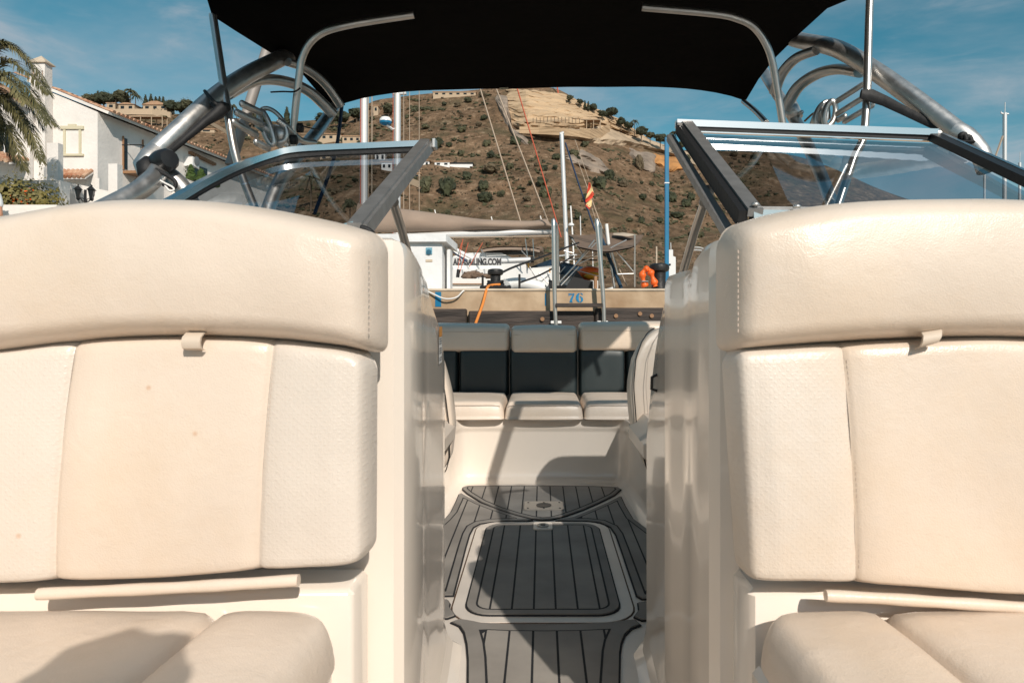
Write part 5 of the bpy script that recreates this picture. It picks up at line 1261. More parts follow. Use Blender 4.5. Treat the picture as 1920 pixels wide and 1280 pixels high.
ac = PE('air_conditioner', house); wbox(345,294,357,311,.4,MT['white'],ac,'casing'); c = WPt(351,302,.42); MB().lathe([(.2,0),(.2,.02),(.02,.03)], c, 14, (1,-.1,0)).build('fan_grille', MT['alu_matte'], ac)
wbox(358,312,372,338,.02,MT['darkglass'],house,'window'); wbox(374,312,388,338,.02,MT['darkglass'],house,'window')
for i in range(12): wbox(353+i*4,284+i*1.9,355.6+i*4,289+i*1.9,.16,MT['wood'],house,'pergola_beam')
wbox(322,341,400,380,.8,MT['stucco'],house,'parapet')
for px, l in ((354,'left cone-shaped topiary on the white house parapet'),(374,'middle cone-shaped topiary on the white house parapet'),(401,'right cone-shaped topiary on the white house parapet')):
    c = WPt(px-20,341,.55); b = MB(); zz = WPt(345,341).z
    for k in range(6): b.blob((c.x,c.y,zz+.12+k*.085), .24-.028*k, .24-.028*k, .13, k+px, .25, (9,6), 3)
    leafy(b, (c.x,c.y,zz+.34), .24,.24,.34, 200, rs, .03)
    tag(b.build('topiary', MT['topiary'], None), l, 'topiary', 'topiaries on the parapet')
# left wing
wing = E('house_wing', 'nearer white wing of the house with tiled roof edge behind the palm', 'house', (P(0,0,24.4).x, 24.4, .9)); WY = 24.4
a, b = P(-160,0,WY), P(56,0,WY)
MB().prism([Vector((a.x,WY,gz)), Vector((b.x,WY,gz)), P(56,206,WY), P(-160,82,WY)], (0,.15,0)).build('wall', MT['stucco'], wing)
u, v = P(-160,80,WY), P(58,205,WY); MB().prism([u+Vector((0,-.3,0)), v+Vector((0,-.3,0)), v+Vector((0,-.3,.1)), u+Vector((0,-.3,.1))], (0,.6,0)).build('roof', MT['stucco'], wing)
for i in range(26):
    c = u.lerp(v,(i+.5)/26)+Vector((0,-.42,.13)); MB().tube([c, c+Vector((0,.9,.05))], .075, 8).build('roof_tile', MT['tile'], wing)
fbox(-60,235,24,288,.03,MT['darkglass'],wing,'window',WY); fbox(8,236,11,288,.05,MT['white'],wing,'mullion',WY)
lo = PE('lower_roof', wing); u, v = P(-160,255,WY), P(56,311,WY)
MB().prism([u+Vector((0,-.9,-.14)), v+Vector((0,-.9,-.14)), v+Vector((0,-.01,.1)), u+Vector((0,-.01,.1))], (0,0,.06)).build('slab', MT['stucco'], lo)
for i in range(24):
    c = u.lerp(v,(i+.5)/24)+Vector((0,-1.0,-.05)); MB().tube([c, c+Vector((0,.98,.24))], .08, 8).build('roof_tile', MT['tile'], lo)
# garden walls and pillars
def wallbox(x0,x1,y0,Y,d,label,name='garden_wall',m='stucco',y1=None):
    a, b = P(x0,y0,Y), P(x1,y0 if y1 is None else y1,Y); o = MB().prism([(a.x,Y,gz-.3),(b.x,Y,gz-.3),(b.x,Y,b.z),(a.x,Y,a.z)], (0,d,0)).build(name, MT[m]); tag(o, label, 'wall'); return o
wallbox(88,109,268,20.5,.22,'tall square white pillar in front of the house facade','wall_pillar')
wallbox(73,82,313,21.,.12,'short white pillar between the palm and the tall pillar','wall_pillar')
wallbox(203,220,307,22.5,.28,'white upright wall block left of the balcony','wall_pillar')
wallbox(178,186,334,21.8,.12,'low white pillar at the house corner','wall_pillar')
wallbox(-80,112,338,18.5,.4,'low white garden wall shaded by palm fronds',y1=338)
wallbox(112,480,338,19.5,.4,'long white garden wall sloping down behind the lantern',y1=420)
wallbox(-120,106,384,10.2,.5,'white coping wall nearest the boat at the left edge','coping_wall',m='stucco')
# lantern post
lp = E('street_lamp', 'black wrought iron lamp post with three lanterns before the white wall', 'street lamp', (P(160,0,16.5).x, 16.5, gz)); LY = 16.5
MB().lathe([(.10,0),(.10,.15),(.05,.3),(.035,1.6),(.03,P(0,356,LY).z-gz)], (P(160,0,LY).x, LY, gz), 10).build('post', MT['iron'], lp, True)
def lantern(px, py, dy, h=.62):
    c = P(px, py, LY)+Vector((0,dy,0)); s = .115*h*1.15
    o = MB().lathe([(s*.45,-.20),(s*.9,.0)], c+Vector((0,0,.0)), 6).build('lantern_glass', MT['darkglass'], lp)
    MB().lathe([(s*1.25,.0),(s*.7,.05),(s*.3,.08),(.012,.10),(.02,.12),(.001,.135)], c, 6).build('lantern_cap', MT['iron'], lp)
    MB().lathe([(.02,-.26),(s*.5,-.22),(s*.55,-.20)], c, 6).build('lantern_base', MT['iron'], lp)
for px, py, dy in ((146.5,352.5,0),(157,350,.3),(176,354.5,-.1)): lantern(px, py+3, dy)
for px, y_ in ((146.5,366),(176,367)):
    a = P(160,372,LY); b = P(px,y_,LY); MB().tube(cat_rom([a, a.lerp(b,.3)+Vector((0,0,-.1)), a.lerp(b,.7)+Vector((0,0,-.04)), b, b+Vector((0,0,.05))], 5), .014, 6).build('arm', MT['iron'], lp, True)
    MB().tube([a.lerp(b,.5)+Vector((.07*math.cos(t),0,-.10+.07*math.sin(t))) for t in [k*.5 for k in range(11)]], .009, 5).build('scroll', MT['iron'], lp, True)
# flowering bush
b = MB(); c = P(30,366,14.); rb_ = random.Random(3)
for k in range(9): b.blob(c+Vector((rb_.uniform(-.8,.7), rb_.uniform(-.3,.3), rb_.uniform(-.5,.0))), .32,.3,.3, k, .35, (9,6), 2)
leafy(b, c+Vector((-.05,0,-.25)), 1.05,.5,.62, 4200, rb_, .042)
for k in range(14):
    x = rb_.uniform(-.5,.9); p0 = c+Vector((x*.9,0,.1)); p1 = p0+Vector((rb_.uniform(-.1,.25),0,rb_.uniform(.25,.55)))
    for j in range(12): q_ = p0.lerp(p1,j/11); s = .03; d = Vector((rb_.uniform(-1,1),rb_.uniform(-1,1),rb_.uniform(-1,1)))*s; b.add([q_, q_+d, q_+d+Vector((0,0,s))], [(0,1,2)])
fbush = E('flowering_bush', 'leafy green bush with orange flowers at the left edge before the wall', 'bush', (c.x, 14, gz))
b.build('foliage', MT['leaf'], fbush); b = MB(); leafy(b, c+Vector((.35,-.3,-.12)), .28,.15,.25, 60, rb_, .028); o = b.build('flowers', MT['orange'], fbush); o['kind'] = 'stuff'
MB().tube([(c.x,14,gz-.1),(c.x,14,c.z-.3)], .06, 7).build('stem', MT['palmtrunk'], fbush)
# big palm
pt = E('palm_tree', 'large palm with drooping fronds entering from the left edge before the house', 'tree', (P(-50,0,17).x, 17, gz)); PY = 17.
cp = P(-50,190,PY); MB().tube([(cp.x-.15,PY,gz-.3),(cp.x-.1,PY,gz+1.5),(cp.x,PY,cp.z)], [.30,.24,.26], 12).build('trunk', MT['palmtrunk'], pt, True)
def frond(pts, ll=.42, seed=0):
    r_ = random.Random(seed); q_ = cat_rom(pts, 22); n = len(q_); b = MB(); b.tube(q_, [.022*(1-.8*i/n) for i in range(n)], 5)
    for i in range(4, n):
        t = (q_[i]-q_[i-1]).normalized(); f = i/n; l = ll*(math.sin(math.pi*min(1,f*.85+.12))**.6)
        side = t.cross(Vector((0,0,1))).normalized(); up = side.cross(t).normalized()
        for s in (-1, 1):
            for h_ in range(2):
                d = (t*r_.uniform(.75,1.05) + side*s*r_.uniform(.5,.8) + up*r_.uniform(-.15,.35)).normalized(); base = q_[i]-t*h_*.5*(q_[i]-q_[i-1]).length
                mid = base + d*l*.55; tip = base + d*l + Vector((0,0,-l*.35)); w = d.cross(up).normalized()*.012*1.1
                b.add([base-w*.6, base+w*.6, mid+w, mid-w, tip], [(0,1,2,3),(3,2,4)])
    return b.build('frond', MT['palm'], pt)
FR = [[(-50,185),(-5,92),(45,105),(86,160)],[(-50,185),(-20,105),(20,90),(60,130)],[(-50,190),(5,118),(55,140),(90,176)],[(-50,192),(0,140),(50,165),(88,232)],[(-50,195),(0,150),(48,190),(80,240)],[(-50,200),(-5,180),(45,225),(78,302)],[(-50,205),(-15,205),(20,250),(46,318)],[(-50,200),(-10,170),(30,205),(62,275)],[(-50,205),(-25,225),(5,265),(25,300)],[(-50,190),(-30,110),(-10,80),(30,95)]]
for i, f in enumerate(FR):
    dy = [0,.5,-.4,-.6,.3,-.5,-.3,.7,.2,.1][i]; frond([P(x, y, PY+dy*k/3) for k, (x, y) in enumerate(f)], .46, i)
for i in range(14):
    a = R(95+i*20); L_ = 2.2; e = .6+.5*math.sin(i*2.3); pts = [cp, cp+Vector((math.cos(a)*.7,math.sin(a)*.7,.55*e)), cp+Vector((math.cos(a)*1.5,math.sin(a)*1.5,.35*e)), cp+Vector((math.cos(a)*L_,math.sin(a)*L_,-.7+.4*e))]
    frond(pts, .42, 50+i)

# ------------------------------------------------------------------ boats beyond the quay
def yhull(par, x0, x1, Y, w, zt, m='whiteboat', bowright=True, name='hull'):
    vs, fs = [], []; n = 14
    for i in range(n+1):
        t = i/n; x = lerp(x0, x1, t); k = (1-t) if not bowright else t; ww = w*(1-max(0,(k-.35)/.65)**2.2)*.5+.02; zz = zt+.25*k*k
        sec = [(-ww,zz),(-ww*.98,zz-.25),(-ww*.85,.1),(-ww*.4,-.4),(0,-.55),(ww*.4,-.4),(ww*.85,.1),(ww*.98,zz-.25),(ww,zz),(0,zz+.05)]
        for yy, z in sec: vs.append((x, Y+yy, z))
    m_ = 10
    for i in range(n):
        for j in range(m_): fs.append((i*m_+j, (i+1)*m_+j, (i+1)*m_+(j+1)%m_, i*m_+(j+1)%m_))
    fs += [tuple(range(m_)), tuple(n*m_+j for j in range(m_))[::-1]]
    return autosmooth(M(name, vs, fs, MT[m], par), 40)
def tub(par, name, pts, r, m, n=8, seg=1, ys=None): return autosmooth(MB().tube(cat_rom([P(*p) for p in pts], seg) if seg > 1 else [P(*p) for p in pts], r, n).build(name, MT[m], par), 60)
# yacht A
ya = E('sailing_yacht', 'white sailing yacht with thick mast and long taupe sail cover on its boom', 'sailboat', (P(700,0,12).x, 12, 0))
yhull(ya, P(430,0,12).x, P(950,0,12).x, 12.4, 3.0, P(0,529,12).z, bowright=False)
MB().box((P(560,0,11.4).x,11.6,P(0,533,11.4).z-.02),(P(905,0,11.4).x,13,P(0,522,11.4).z), .05).build('cabin', MT['whiteboat'], ya)
MB().box((P(850,0,10.95).x,10.85,P(0,533,10.9).z),(P(905,0,10.95).x,10.9,P(0,531.5,10.9).z)).build('rub_rail', MT['wood'], ya)
tub(ya, 'mast', [(682,530,12.3),(683,180,12.3),(683,-60,12.3)], .075, 'mast', 16)
for pxs, m_ in ((676,'rope_red'),(697,'rope_tan'),(690,'rope_tan')): tub(ya, 'halyard', [(pxs,440,12.2),(pxs+1,-50,12.2)], .009, m_, 5)
tub(ya, 'boom', [(683,446,12.2),(860,439,12.2),(1037,434,12.2)], .055, 'mast', 14, 3)
tp_ = [(672,380),(700,391),(735,390),(790,396),(850,404),(905,411),(950,413),(1000,414),(1025,411),(1036,425)]; bt_ = [(672,440),(700,436),(760,436),(860,433),(950,431),(1020,430),(1036,429)]
vs, fs = [], []; nx = 70; npf = 14
for i in range(nx+1):
    px = lerp(672,1036,i/nx); a = sinterp(tp_, px); c = sinterp(bt_, px); zc = (a+c)/2; hh = (c-a)/2/F*12.2; ww = .16+.05*math.sin(px*.05)
    for k in range(npf):
        th = 2*math.pi*k/npf; sag = 1+.10*noise.noise(Vector((px*.03, k*.8, 0)))+.06*math.sin(px*.11+math.sin(th)*2)
        p = P(px, zc, 12.2); sy = math.sin(th); w_ = ww*(1-.45*max(0, math.cos(th))); vs.append(p+Vector((0, sy*w_*sag, math.cos(th)*hh)))
for i in range(nx):
    for k in range(npf): fs.append((i*npf+k, (i+1)*npf+k, (i+1)*npf+(k+1)%npf, i*npf+(k+1)%npf))
fs += [tuple(range(npf))[::-1], tuple(nx*npf+k for k in range(npf))]
M('sail_cover', vs, fs, MT['canvas_tan'], ya, True)
for px in (728,817,923,1015): tub(ya, 'batten_tip', [(px,sinterp(tp_,px)+2,12.2),(px-2,sinterp(tp_,px)-6,12.2)], .012, 'whiterope', 5)
tub(ya, 'boom_rope', [(700,447,12.0),(860,445,12.0),(1036,443,12.0)], .012, 'rope_tan', 5)
for a, b, m_, r_ in (((815,447),(875,490),'rope_navy',.02),((843,462),(887,485),'white',.035),((846,470),(880,487),'white',.02)): tub(ya, 'brace', [(*a,11.8),(*b,11.8)], r_, m_, 8)
for a, b in (((900,165),(976,415)),((930,165),(1034,432))): tub(ya, 'topping_lift', [(*a,12.2),(*b,12.2)], .014, 'rope_tan', 5)
tub(ya, 'halyard', [(968,160,12.1),(1048,430,12.1),(1052,445,12.1)], .012, 'rope_red', 5)
for a, b in (((868,448),(858,508)),((866,455),(861,470)),((878,455),(862,512)),((905,455),(880,500))): tub(ya, 'sheet', [(*a,11.6),(*b,11.5)], .006, 'rope_red', 5)
tub(ya, 'block', [(860,505,11.4),(858,520,11.4)], .03, 'iron', 8)
b = MB()
for k in range(7): b.blob(P(872+k*7.5, 518-3*math.sin(k*.55), 11.35), .07+.02*(k%3), .1, .05+.02*math.sin(k), k, .35, (10,7), 2.3)
b.build('folded_cover', MT['canvas_brown'], ya, True)
# yacht B
yb = E('sailing_yacht', 'white sailing yacht behind the kiosk with blue-banded radar on its mast and lettered boom', 'sailboat', (P(760,0,16).x, 16, 0))
yhull(yb, P(560,0,16).x, P(1050,0,16).x, 16.2, 3.4, P(0,520,16).z, bowright=True)
MB().prism([P(840,520,15.2),P(1010,525,15.2),P(985,495,15.2),P(940,474,15.2),P(880,474,15.2),P(850,480,15.2)], (0,2.2,0)).build('coachroof', MT['whiteboat'], yb)
tub(yb, 'mast', [(744,520,16),(745,180,16),(745,165,16)], .080, 'mast', 16)
MB().box(P(736,178,16)-Vector((.0,.05,.0)), P(762,173,16)+Vector((0,.05,0)), .01).build('masthead', MT['mast'], yb)
for pxs, m_ in ((737,'rope_red'),(757,'rope_tan'),(786,'rope_tan'),(768,'rope_tan'),(741,'rope_tan')): tub(yb, 'stay', [(pxs,500,15.9),(pxs,170,15.9)], .008, m_, 5)
c = P(723,229,15.8); rd = PE('radar', yb)
autosmooth(MB().lathe([(.02,.11),(.10,.105),(.135,.06),(.14,.015)], c, 20).build('radar_top', MT['whiteboat'], rd)); autosmooth(MB().lathe([(.14,.013),(.135,-.03),(.09,-.06),(.02,-.07)], c, 20).build('radar_base', MT['blue'], rd))
tub(yb, 'radar_bracket', [(725,234,15.8),(735,242,15.9),(743,243,16)], .03, 'whiteboat', 6)
bo = PE('lettered_boom', yb); bmY = 13.9
MB().box((P(780,0,bmY).x,bmY,P(0,497,bmY).z),(P(915,0,bmY).x,bmY+.1,P(0,482.5,bmY).z), .01).build('banner_board', MT['mast'], bo)
autosmooth(MB().tube([P(905,491,bmY+.12), P(995,487,bmY+.12)], .058, 14).build('spar', MT['mast'], bo), 50)
MB().tube([P(995,487,bmY+.12), P(1001,486.7,bmY+.12)], .065, 12).build('spar_end', MT['iron'], bo)
fc = bpy.data.curves.new('lettering', 'FONT'); fc.body = 'ADASAILING.COM'; fc.size = .158; fc.extrude = .002; fc.space_character = 1.02; fc.offset = .009
fo = bpy.data.objects.new('lettering_curve', fc); C.objects.link(fo); dg = bpy.context.evaluated_depsgraph_get(); dg.update()
me = bpy.data.meshes.new_from_object(fo.evaluated_get(dg)); C.objects.unlink(fo); bpy.data.objects.remove(fo)
wx = max(v.co.x for v in me.vertices)-min(v.co.x for v in me.vertices); sc_ = (P(938.5,0,bmY).x-P(848,0,bmY).x)/wx
me.materials.clear(); me.materials.append(MT['ink'])
a = P(850, 496.5, bmY-.006); og = ORG[bo]
for v in me.vertices: x, y, z = v.co; v.co = (a.x+x*sc_-og.x, a.y-z-og.y, a.z+y*1.12*(1)+ (x*sc_)*.004-og.z)
ol = bpy.data.objects.new('lettering', me); C.objects.link(ol); ol.parent = bo; ol['kind'] = 'stuff'
MB().box((P(905,0,bmY).x,bmY-.001,P(0,497,bmY).z),(P(940,0,bmY).x,bmY+.06,P(0,482.5,bmY).z), .01).build('banner_board', MT['mast'], bo)
# tan bimini on yacht B
def awning(par, px0, px1, ytop, ysag, yb_, Y, D, m, name='awning'):
    vs, fs = [], []; nx, ny = 16, 8
    for i in range(nx+1):
        for j in range(ny+1):
            u, v = i/nx, j/ny; z = lerp(ysag, ytop, math.sin(math.pi*u)**.6 if 0<u<1 else 0); z = z + (yb_-ysag)*(1-math.sin(math.pi*v))**1.2*.5
            vs.append(P(lerp(px0,px1,u), z, Y)+Vector((0, D*v, .01*noise.noise(Vector((u*7,v*5,Y))))))
    for i in range(nx):
        for j in range(ny): fs.append((i*(ny+1)+j, (i+1)*(ny+1)+j, (i+1)*(ny+1)+j+1, i*(ny+1)+j+1))
    n0 = len(vs); vs += [v+Vector((0,0,.03)) for v in vs]; fs += [tuple(n0+q for q in f[::-1]) for f in fs]
    if m == 'canvas_tan':
        e_ = [P(lerp(px0,px1,k/10), lerp(ysag, ytop, math.sin(math.pi*k/10)**.6 if 0<k<10 else 0)+.5, Y-.02) for k in range(11)]
        M('valance', e_+[v+Vector((0,0,-.055)) for v in e_], [(k,k+1,12+k,11+k) for k in range(10)], MT['canvas_tan'], par)
    return M(name, vs, fs, MT[m], par, True)
awning(yb, 903, 1012, 463, 468, 470, 15.0, 1.8, 'canvas_tan')
MB().blob(P(1009,471,15.6), .14,.5,.11, 3,.2).build('awning_roll', MT['canvas_brown'], yb, True)
for a, b in (((902,468),(913,484)),((985,448),(989,482)),((999,448),(1001,485)),((978,470),(992,485))): tub(yb, 'awning_strut', [(*a,14.8),(*b,14.8)], .012, 'chrome', 6)
# motor cruiser C
mc = E('motor_cruiser', 'white motor cruiser with long dark side window and navy canopy behind the ladder', 'motor boat', (P(1000,0,18).x, 18, 0))
yhull(mc, P(900,0,18).x, P(1115,0,18).x, 18.5, 3.2, P(0,530,18).z, bowright=False)
MB().prism([P(925,545,17),P(1098,545,17),P(1090,524,17),P(1073,507,17),P(1030,500,17),P(975,504,17),P(940,518,17)], (0,2.6,0)).build('superstructure', MT['whiteboat'], mc)
autosmooth(MB().prism([P(953,533,15.3),P(1000,545,15.3),P(1045,545,15.3),P(1010,524,15.3),P(975,512,15.3),P(950,513,15.3)], (0,1.4,0)).build('foredeck', MT['whiteboat'], mc))
MB().prism([P(961,516,15.29),P(985,517,15.29),P(1008,528,15.29),P(1020,538,15.29),P(985,534,15.29),P(966,526,15.29)], (0,.05,0)).build('side_window', MT['darkglass'], mc)
b = MB(); b.tube(cat_rom([P(930,542,14.6),P(955,533,14.6),P(985,532,14.6),P(1020,541,14.6)], 5), .13, 12); autosmooth(b.build('dinghy_tube', MT['whiteboat'], mc), 60)
vs = [P(991,503,16),P(1010,495,16),P(1035,486,16.2),P(1060,492,16),P(1092,500,16),P(1095,512,16),P(1078,520,16.4),P(1055,514,16.4),P(1028,523,16.4),P(1012,512,16.4)]
MB().add(vs+[v+Vector((0,1.2,.10)) for v in vs], [tuple(range(10)), tuple(range(19,9,-1))]+[(i,10+i,10+(i+1)%10,(i+1)%10) for i in range(10)]).build('navy_canopy', MT['canvas_blue'], mc)
for a, b in (((993,500),(1020,545)),((1026,512),(1034,530)),((1010,512),(1040,545)),((1060,500),(1020,545)),((1000,540),(1030,515))): tub(mc, 'canopy_strut', [(*a,15.2),(*b,15.2)], .014, 'chrome' , 6)
for px, py in ((991,497),(1031,506)): MB().box(P(px-1,py+5,15.1), P(px+1,py-3,15.14)).build('strap_buckle', MT['yellow'], mc)
# fishing boat D
fd = E('fishing_boat', 'small dark fishing boat with brown canvas top on a steel tube frame', 'boat', (P(1120,0,10.5).x, 10.5, 0)); DY = 10.5
yhull(fd, P(1030,0,DY).x, P(1212,0,DY).x, 11.6, 2.2, CZ+.30, 'iron', False)
MB().prism([P(1058,548,DY),P(1112,548,DY),P(1112,527,DY),P(1095,524,DY),P(1082,508,DY),P(1070,526,DY),P(1060,540,DY)], (0,.9,0)).build('console', MT['rubber'], fd)
MB().box(P(1114,545,DY-.2), P(1119,518,DY-.1), .01).build('post', MT['wood'], fd)
vs, fs = [], []; ctrl_f = [(1065,441),(1090,443),(1120,443),(1150,441),(1180,442),(1207,440)]; ctrl_b = [(1085,466),(1105,470),(1130,472),(1155,468),(1185,472),(1200,452)]
nx, ny = 20, 6
for i in range(nx+1):
    x = i/nx
    for j in range(ny+1):
        v = j/ny; a = P(lerp(1066,1207,x), 441+2*math.sin(x*9), DY+1.2); b = P(lerp(1088,1180,x), sinterp([(0,466),(.5,474),(1,467)], x), DY-.5)
        vs.append(b.lerp(a, v)+Vector((0,0,-.05*math.sin(math.pi*v))))
for i in range(nx):
    for j in range(ny): fs.append((i*(ny+1)+j, (i+1)*(ny+1)+j, (i+1)*(ny+1)+j+1, i*(ny+1)+j+1))
n0 = len(vs); vs += [v+Vector((0,0,.02)) for v in vs]; fs += [tuple(n0+q for q in f[::-1]) for f in fs]
M('canvas_top', vs, fs, MT['canvas_brown'], fd, True)
M('top_patch', [P(1150,437,DY+1),P(1170,436,DY+1),P(1195,440,DY+.8),P(1178,443,DY+.6),P(1150,440,DY+.8)], [(0,1,2,3,4)], MT['coping'], fd)
for a, b, r_ in (((1072,448),(1093,478),.013),((1115,450),(1072,505),.014),((1118,455),(1048,530),.014),((1175,450),(1085,495),.014),((1190,440),(1190,538),.013),((1145,465),(1158,514),.014),((1150,465),(1190,512),.012),((1158,514),(1190,513),.013),((1057,470),(1105,482),.010),((1050,492),(1118,475),.010),((1052,535),(1085,500),.012)): tub(fd, 'frame_tube', [(*a,DY),(*b,DY+.05)], r_, 'chrome', 8)
for a, b, r_, m_ in (((1128,448),(1165,540),.03,'canvas_blue'),((1142,462),(1175,535),.010,'rope_tan'),((1137,420),(1141,458),.028,'whiteboat'),((1139,447),(1152,540),.02,'chrome'),((1070,486),(1120,488),.012,'rope_black'),((1075,505),(1130,520),.010,'chrome')): tub(fd, 'rod', [(*a,DY+.3),(*b,DY+.3)], r_, m_, 8)
for a, b in (((1110,390),(1122,430)),((1095,335),(1140,455)),((1083,300),(1133,440))): tub(fd, 'line', [(*a,DY+.4),(*b,DY+.4)], .006, 'rope_tan', 5)
tub(fd, 'halyard', [(1060,268,DY+.4),(1085,345,DY+.4),(1113,425,DY+.4),(1118,436,DY+.4)], .014, 'rope_navy', 6)
tub(fd, 'halyard', [(1078,262,DY+.4),(1104,338,DY+.4)], .005, 'rope_tan', 5)
# kayak
b = MB(); a0, a1 = P(1078,517,11.2), P(1127,508,11.2); pts = [a0.lerp(a1,k/12) for k in range(13)]
b.tube(pts, [.012+.105*math.sin(math.pi*k/12)**.7 for k in range(13)], 12, flat=1.5); tag(autosmooth(b.build('kayak', MT['orange']), 60), 'orange kayak stored on the fishing boat behind the ladder', 'kayak')
b = MB(); a0, a1 = P(1095,518,11.0), P(1128,516,11.0); pts = [a0.lerp(a1,k/8) for k in range(9)]
b.tube(pts, [.012+.05*math.sin(math.pi*k/8)**.7 for k in range(9)], 10, flat=1.5); tag(autosmooth(b.build('float', MT['yellow']), 60), 'yellow float tucked under the orange kayak', 'float')
# flag
fl = E('flag', 'red and yellow Spanish flag hanging limp from the thin halyard', 'flag', P(1108,392,DY+.2))
def strip(name, L_, Rr, m):
    vs, fs = [], []; n = len(L_)
    for (x0,y0),(x1,y1) in zip(L_, Rr):
        for k in range(5): t = k/4; vs.append(P(lerp(x0,x1,t), lerp(y0,y1,t), DY+.2+.03*math.sin(t*5+y0*.2)))
    for i in range(n-1):
        for k in range(4): fs.append((i*5+k, i*5+k+1, (i+1)*5+k+1, (i+1)*5+k))
    n0 = len(vs); vs += [v+Vector((0,.006,0)) for v in vs]; fs += [tuple(n0+q for q in f[::-1]) for f in fs]
    M(name, vs, fs, m, fl, True)
strip('red_band', [(1104,342),(1103,350),(1100,362)], [(1107,343),(1107.5,352),(1103,364)], MT['red'])
strip('yellow_band', [(1106,342),(1105,352),(1100,366),(1098,373)], [(1108,344),(1111,354),(1113,360),(1111,364)], MT['flagyellow'])
strip('red_band', [(1111,358),(1104,368),(1097,375)], [(1114,364),(1110,372),(1099,380)], MT['red'])
strip('yellow_band', [(1109,372),(1103,377),(1098,383)], [(1110,380),(1109,386),(1106,390)], MT['flagyellow'])
strip('red_band', [(1098,380),(1098,386)], [(1108,388),(1105,393)], MT['red'])
# thin masts and antennas
ym = E('sailing_yacht', 'distant sailing boat whose thin white mast rises beside the flag', 'sailboat', (P(1064,0,17).x, 19.5, 0))
yhull(ym, P(1030,0,19.5).x, P(1150,0,19.5).x, 19.5, 1.8, CZ+.5)
tub(ym, 'mast', [(1066,545,19.5),(1063,478,19.5),(1053,252,19.5)], .062, 'mast', 12)
tub(ym, 'spreader', [(1046,480,19.5),(1064,478,19.5),(1082,478,19.5)], .02, 'mast', 6); tub(ym, 'masthead', [(1050,252,19.5),(1057,249,19.5)], .05, 'mast', 8)
tub(ym, 'antenna', [(1078,520,19.3),(1073,430,19.3),(1070,386,19.3)], .022, 'whiteboat', 6); tub(ym, 'antenna', [(1089,450,19.3),(1088,405,19.3)], .016, 'whiteboat', 6); tub(ym, 'antenna', [(1112,500,19.3),(1111,470,19.3)], .012, 'whiteboat', 6)
autosmooth(MB().lathe([(.03,-.04),(.085,-.03),(.085,.0),(.05,.04),(.01,.05)], P(1071,421,19.3), 14).build('dome', MT['whiteboat'], ym))
t = E('harbour_launch', 'far white launch wheelhouse with dark porthole just right of the blue pole', 'boat', (P(1258,0,30).x, 30, 0))
yhull(t, P(1200,0,30).x, P(1300,0,30).x, 30.6, 1.2, CZ+.9); MB().prism([P(1252,545,30),P(1267,545,30),P(1267,482,30),P(1262,480,30),P(1262,468,30),P(1253,468,30)], (0,.9,0)).build('wheelhouse', MT['whiteboat'], t)
MB().lathe([(.05,0),(.04,.02)], P(1256,496,29.98), 10, (0,-1,0)).build('porthole', MT['darkglass'], t)
tub(t, 'antenna', [(1231,520,30),(1231,462,30)], .035, 'coping', 6); tub(t, 'antenna', [(1258,468,30),(1257.5,455,30)], .02, 'whiteboat', 6)
# marina at the far right
for i, (px, top, Y, l) in enumerate([(1884,192,42,'tall grey mast with masthead instruments at the right edge'),(1846,300,70,'short distant mast left of the tall grey mast'),(1912,285,60,'distant mast at the very right edge')]):
    t = E('moored_yacht', l, 'sailboat', (P(px,0,Y).x, Y, 0), 'yachts in the far marina'); yhull(t, P(px,0,Y).x-4, P(px,0,Y).x+5, Y, 2.8, 1.5)
    tub(t, 'mast', [(px-1,560,Y),(px,top+20,Y),(px,top+22,Y)], .12, 'mast', 10); tub(t, 'antenna', [(px,top+22,Y),(px+.5,top,Y)], .03, 'mast', 5)
    if i == 0: tub(t, 'stay', [(px-4,255,Y),(px-20,300,Y)], .06, 'rope_tan', 5); tub(t, 'spreader', [(px-7,213,Y),(px+7,214,Y)], .05, 'mast', 5); tub(t, 'spreader', [(px-7,213,Y),(px-7,209,Y)], .04, 'mast', 5)

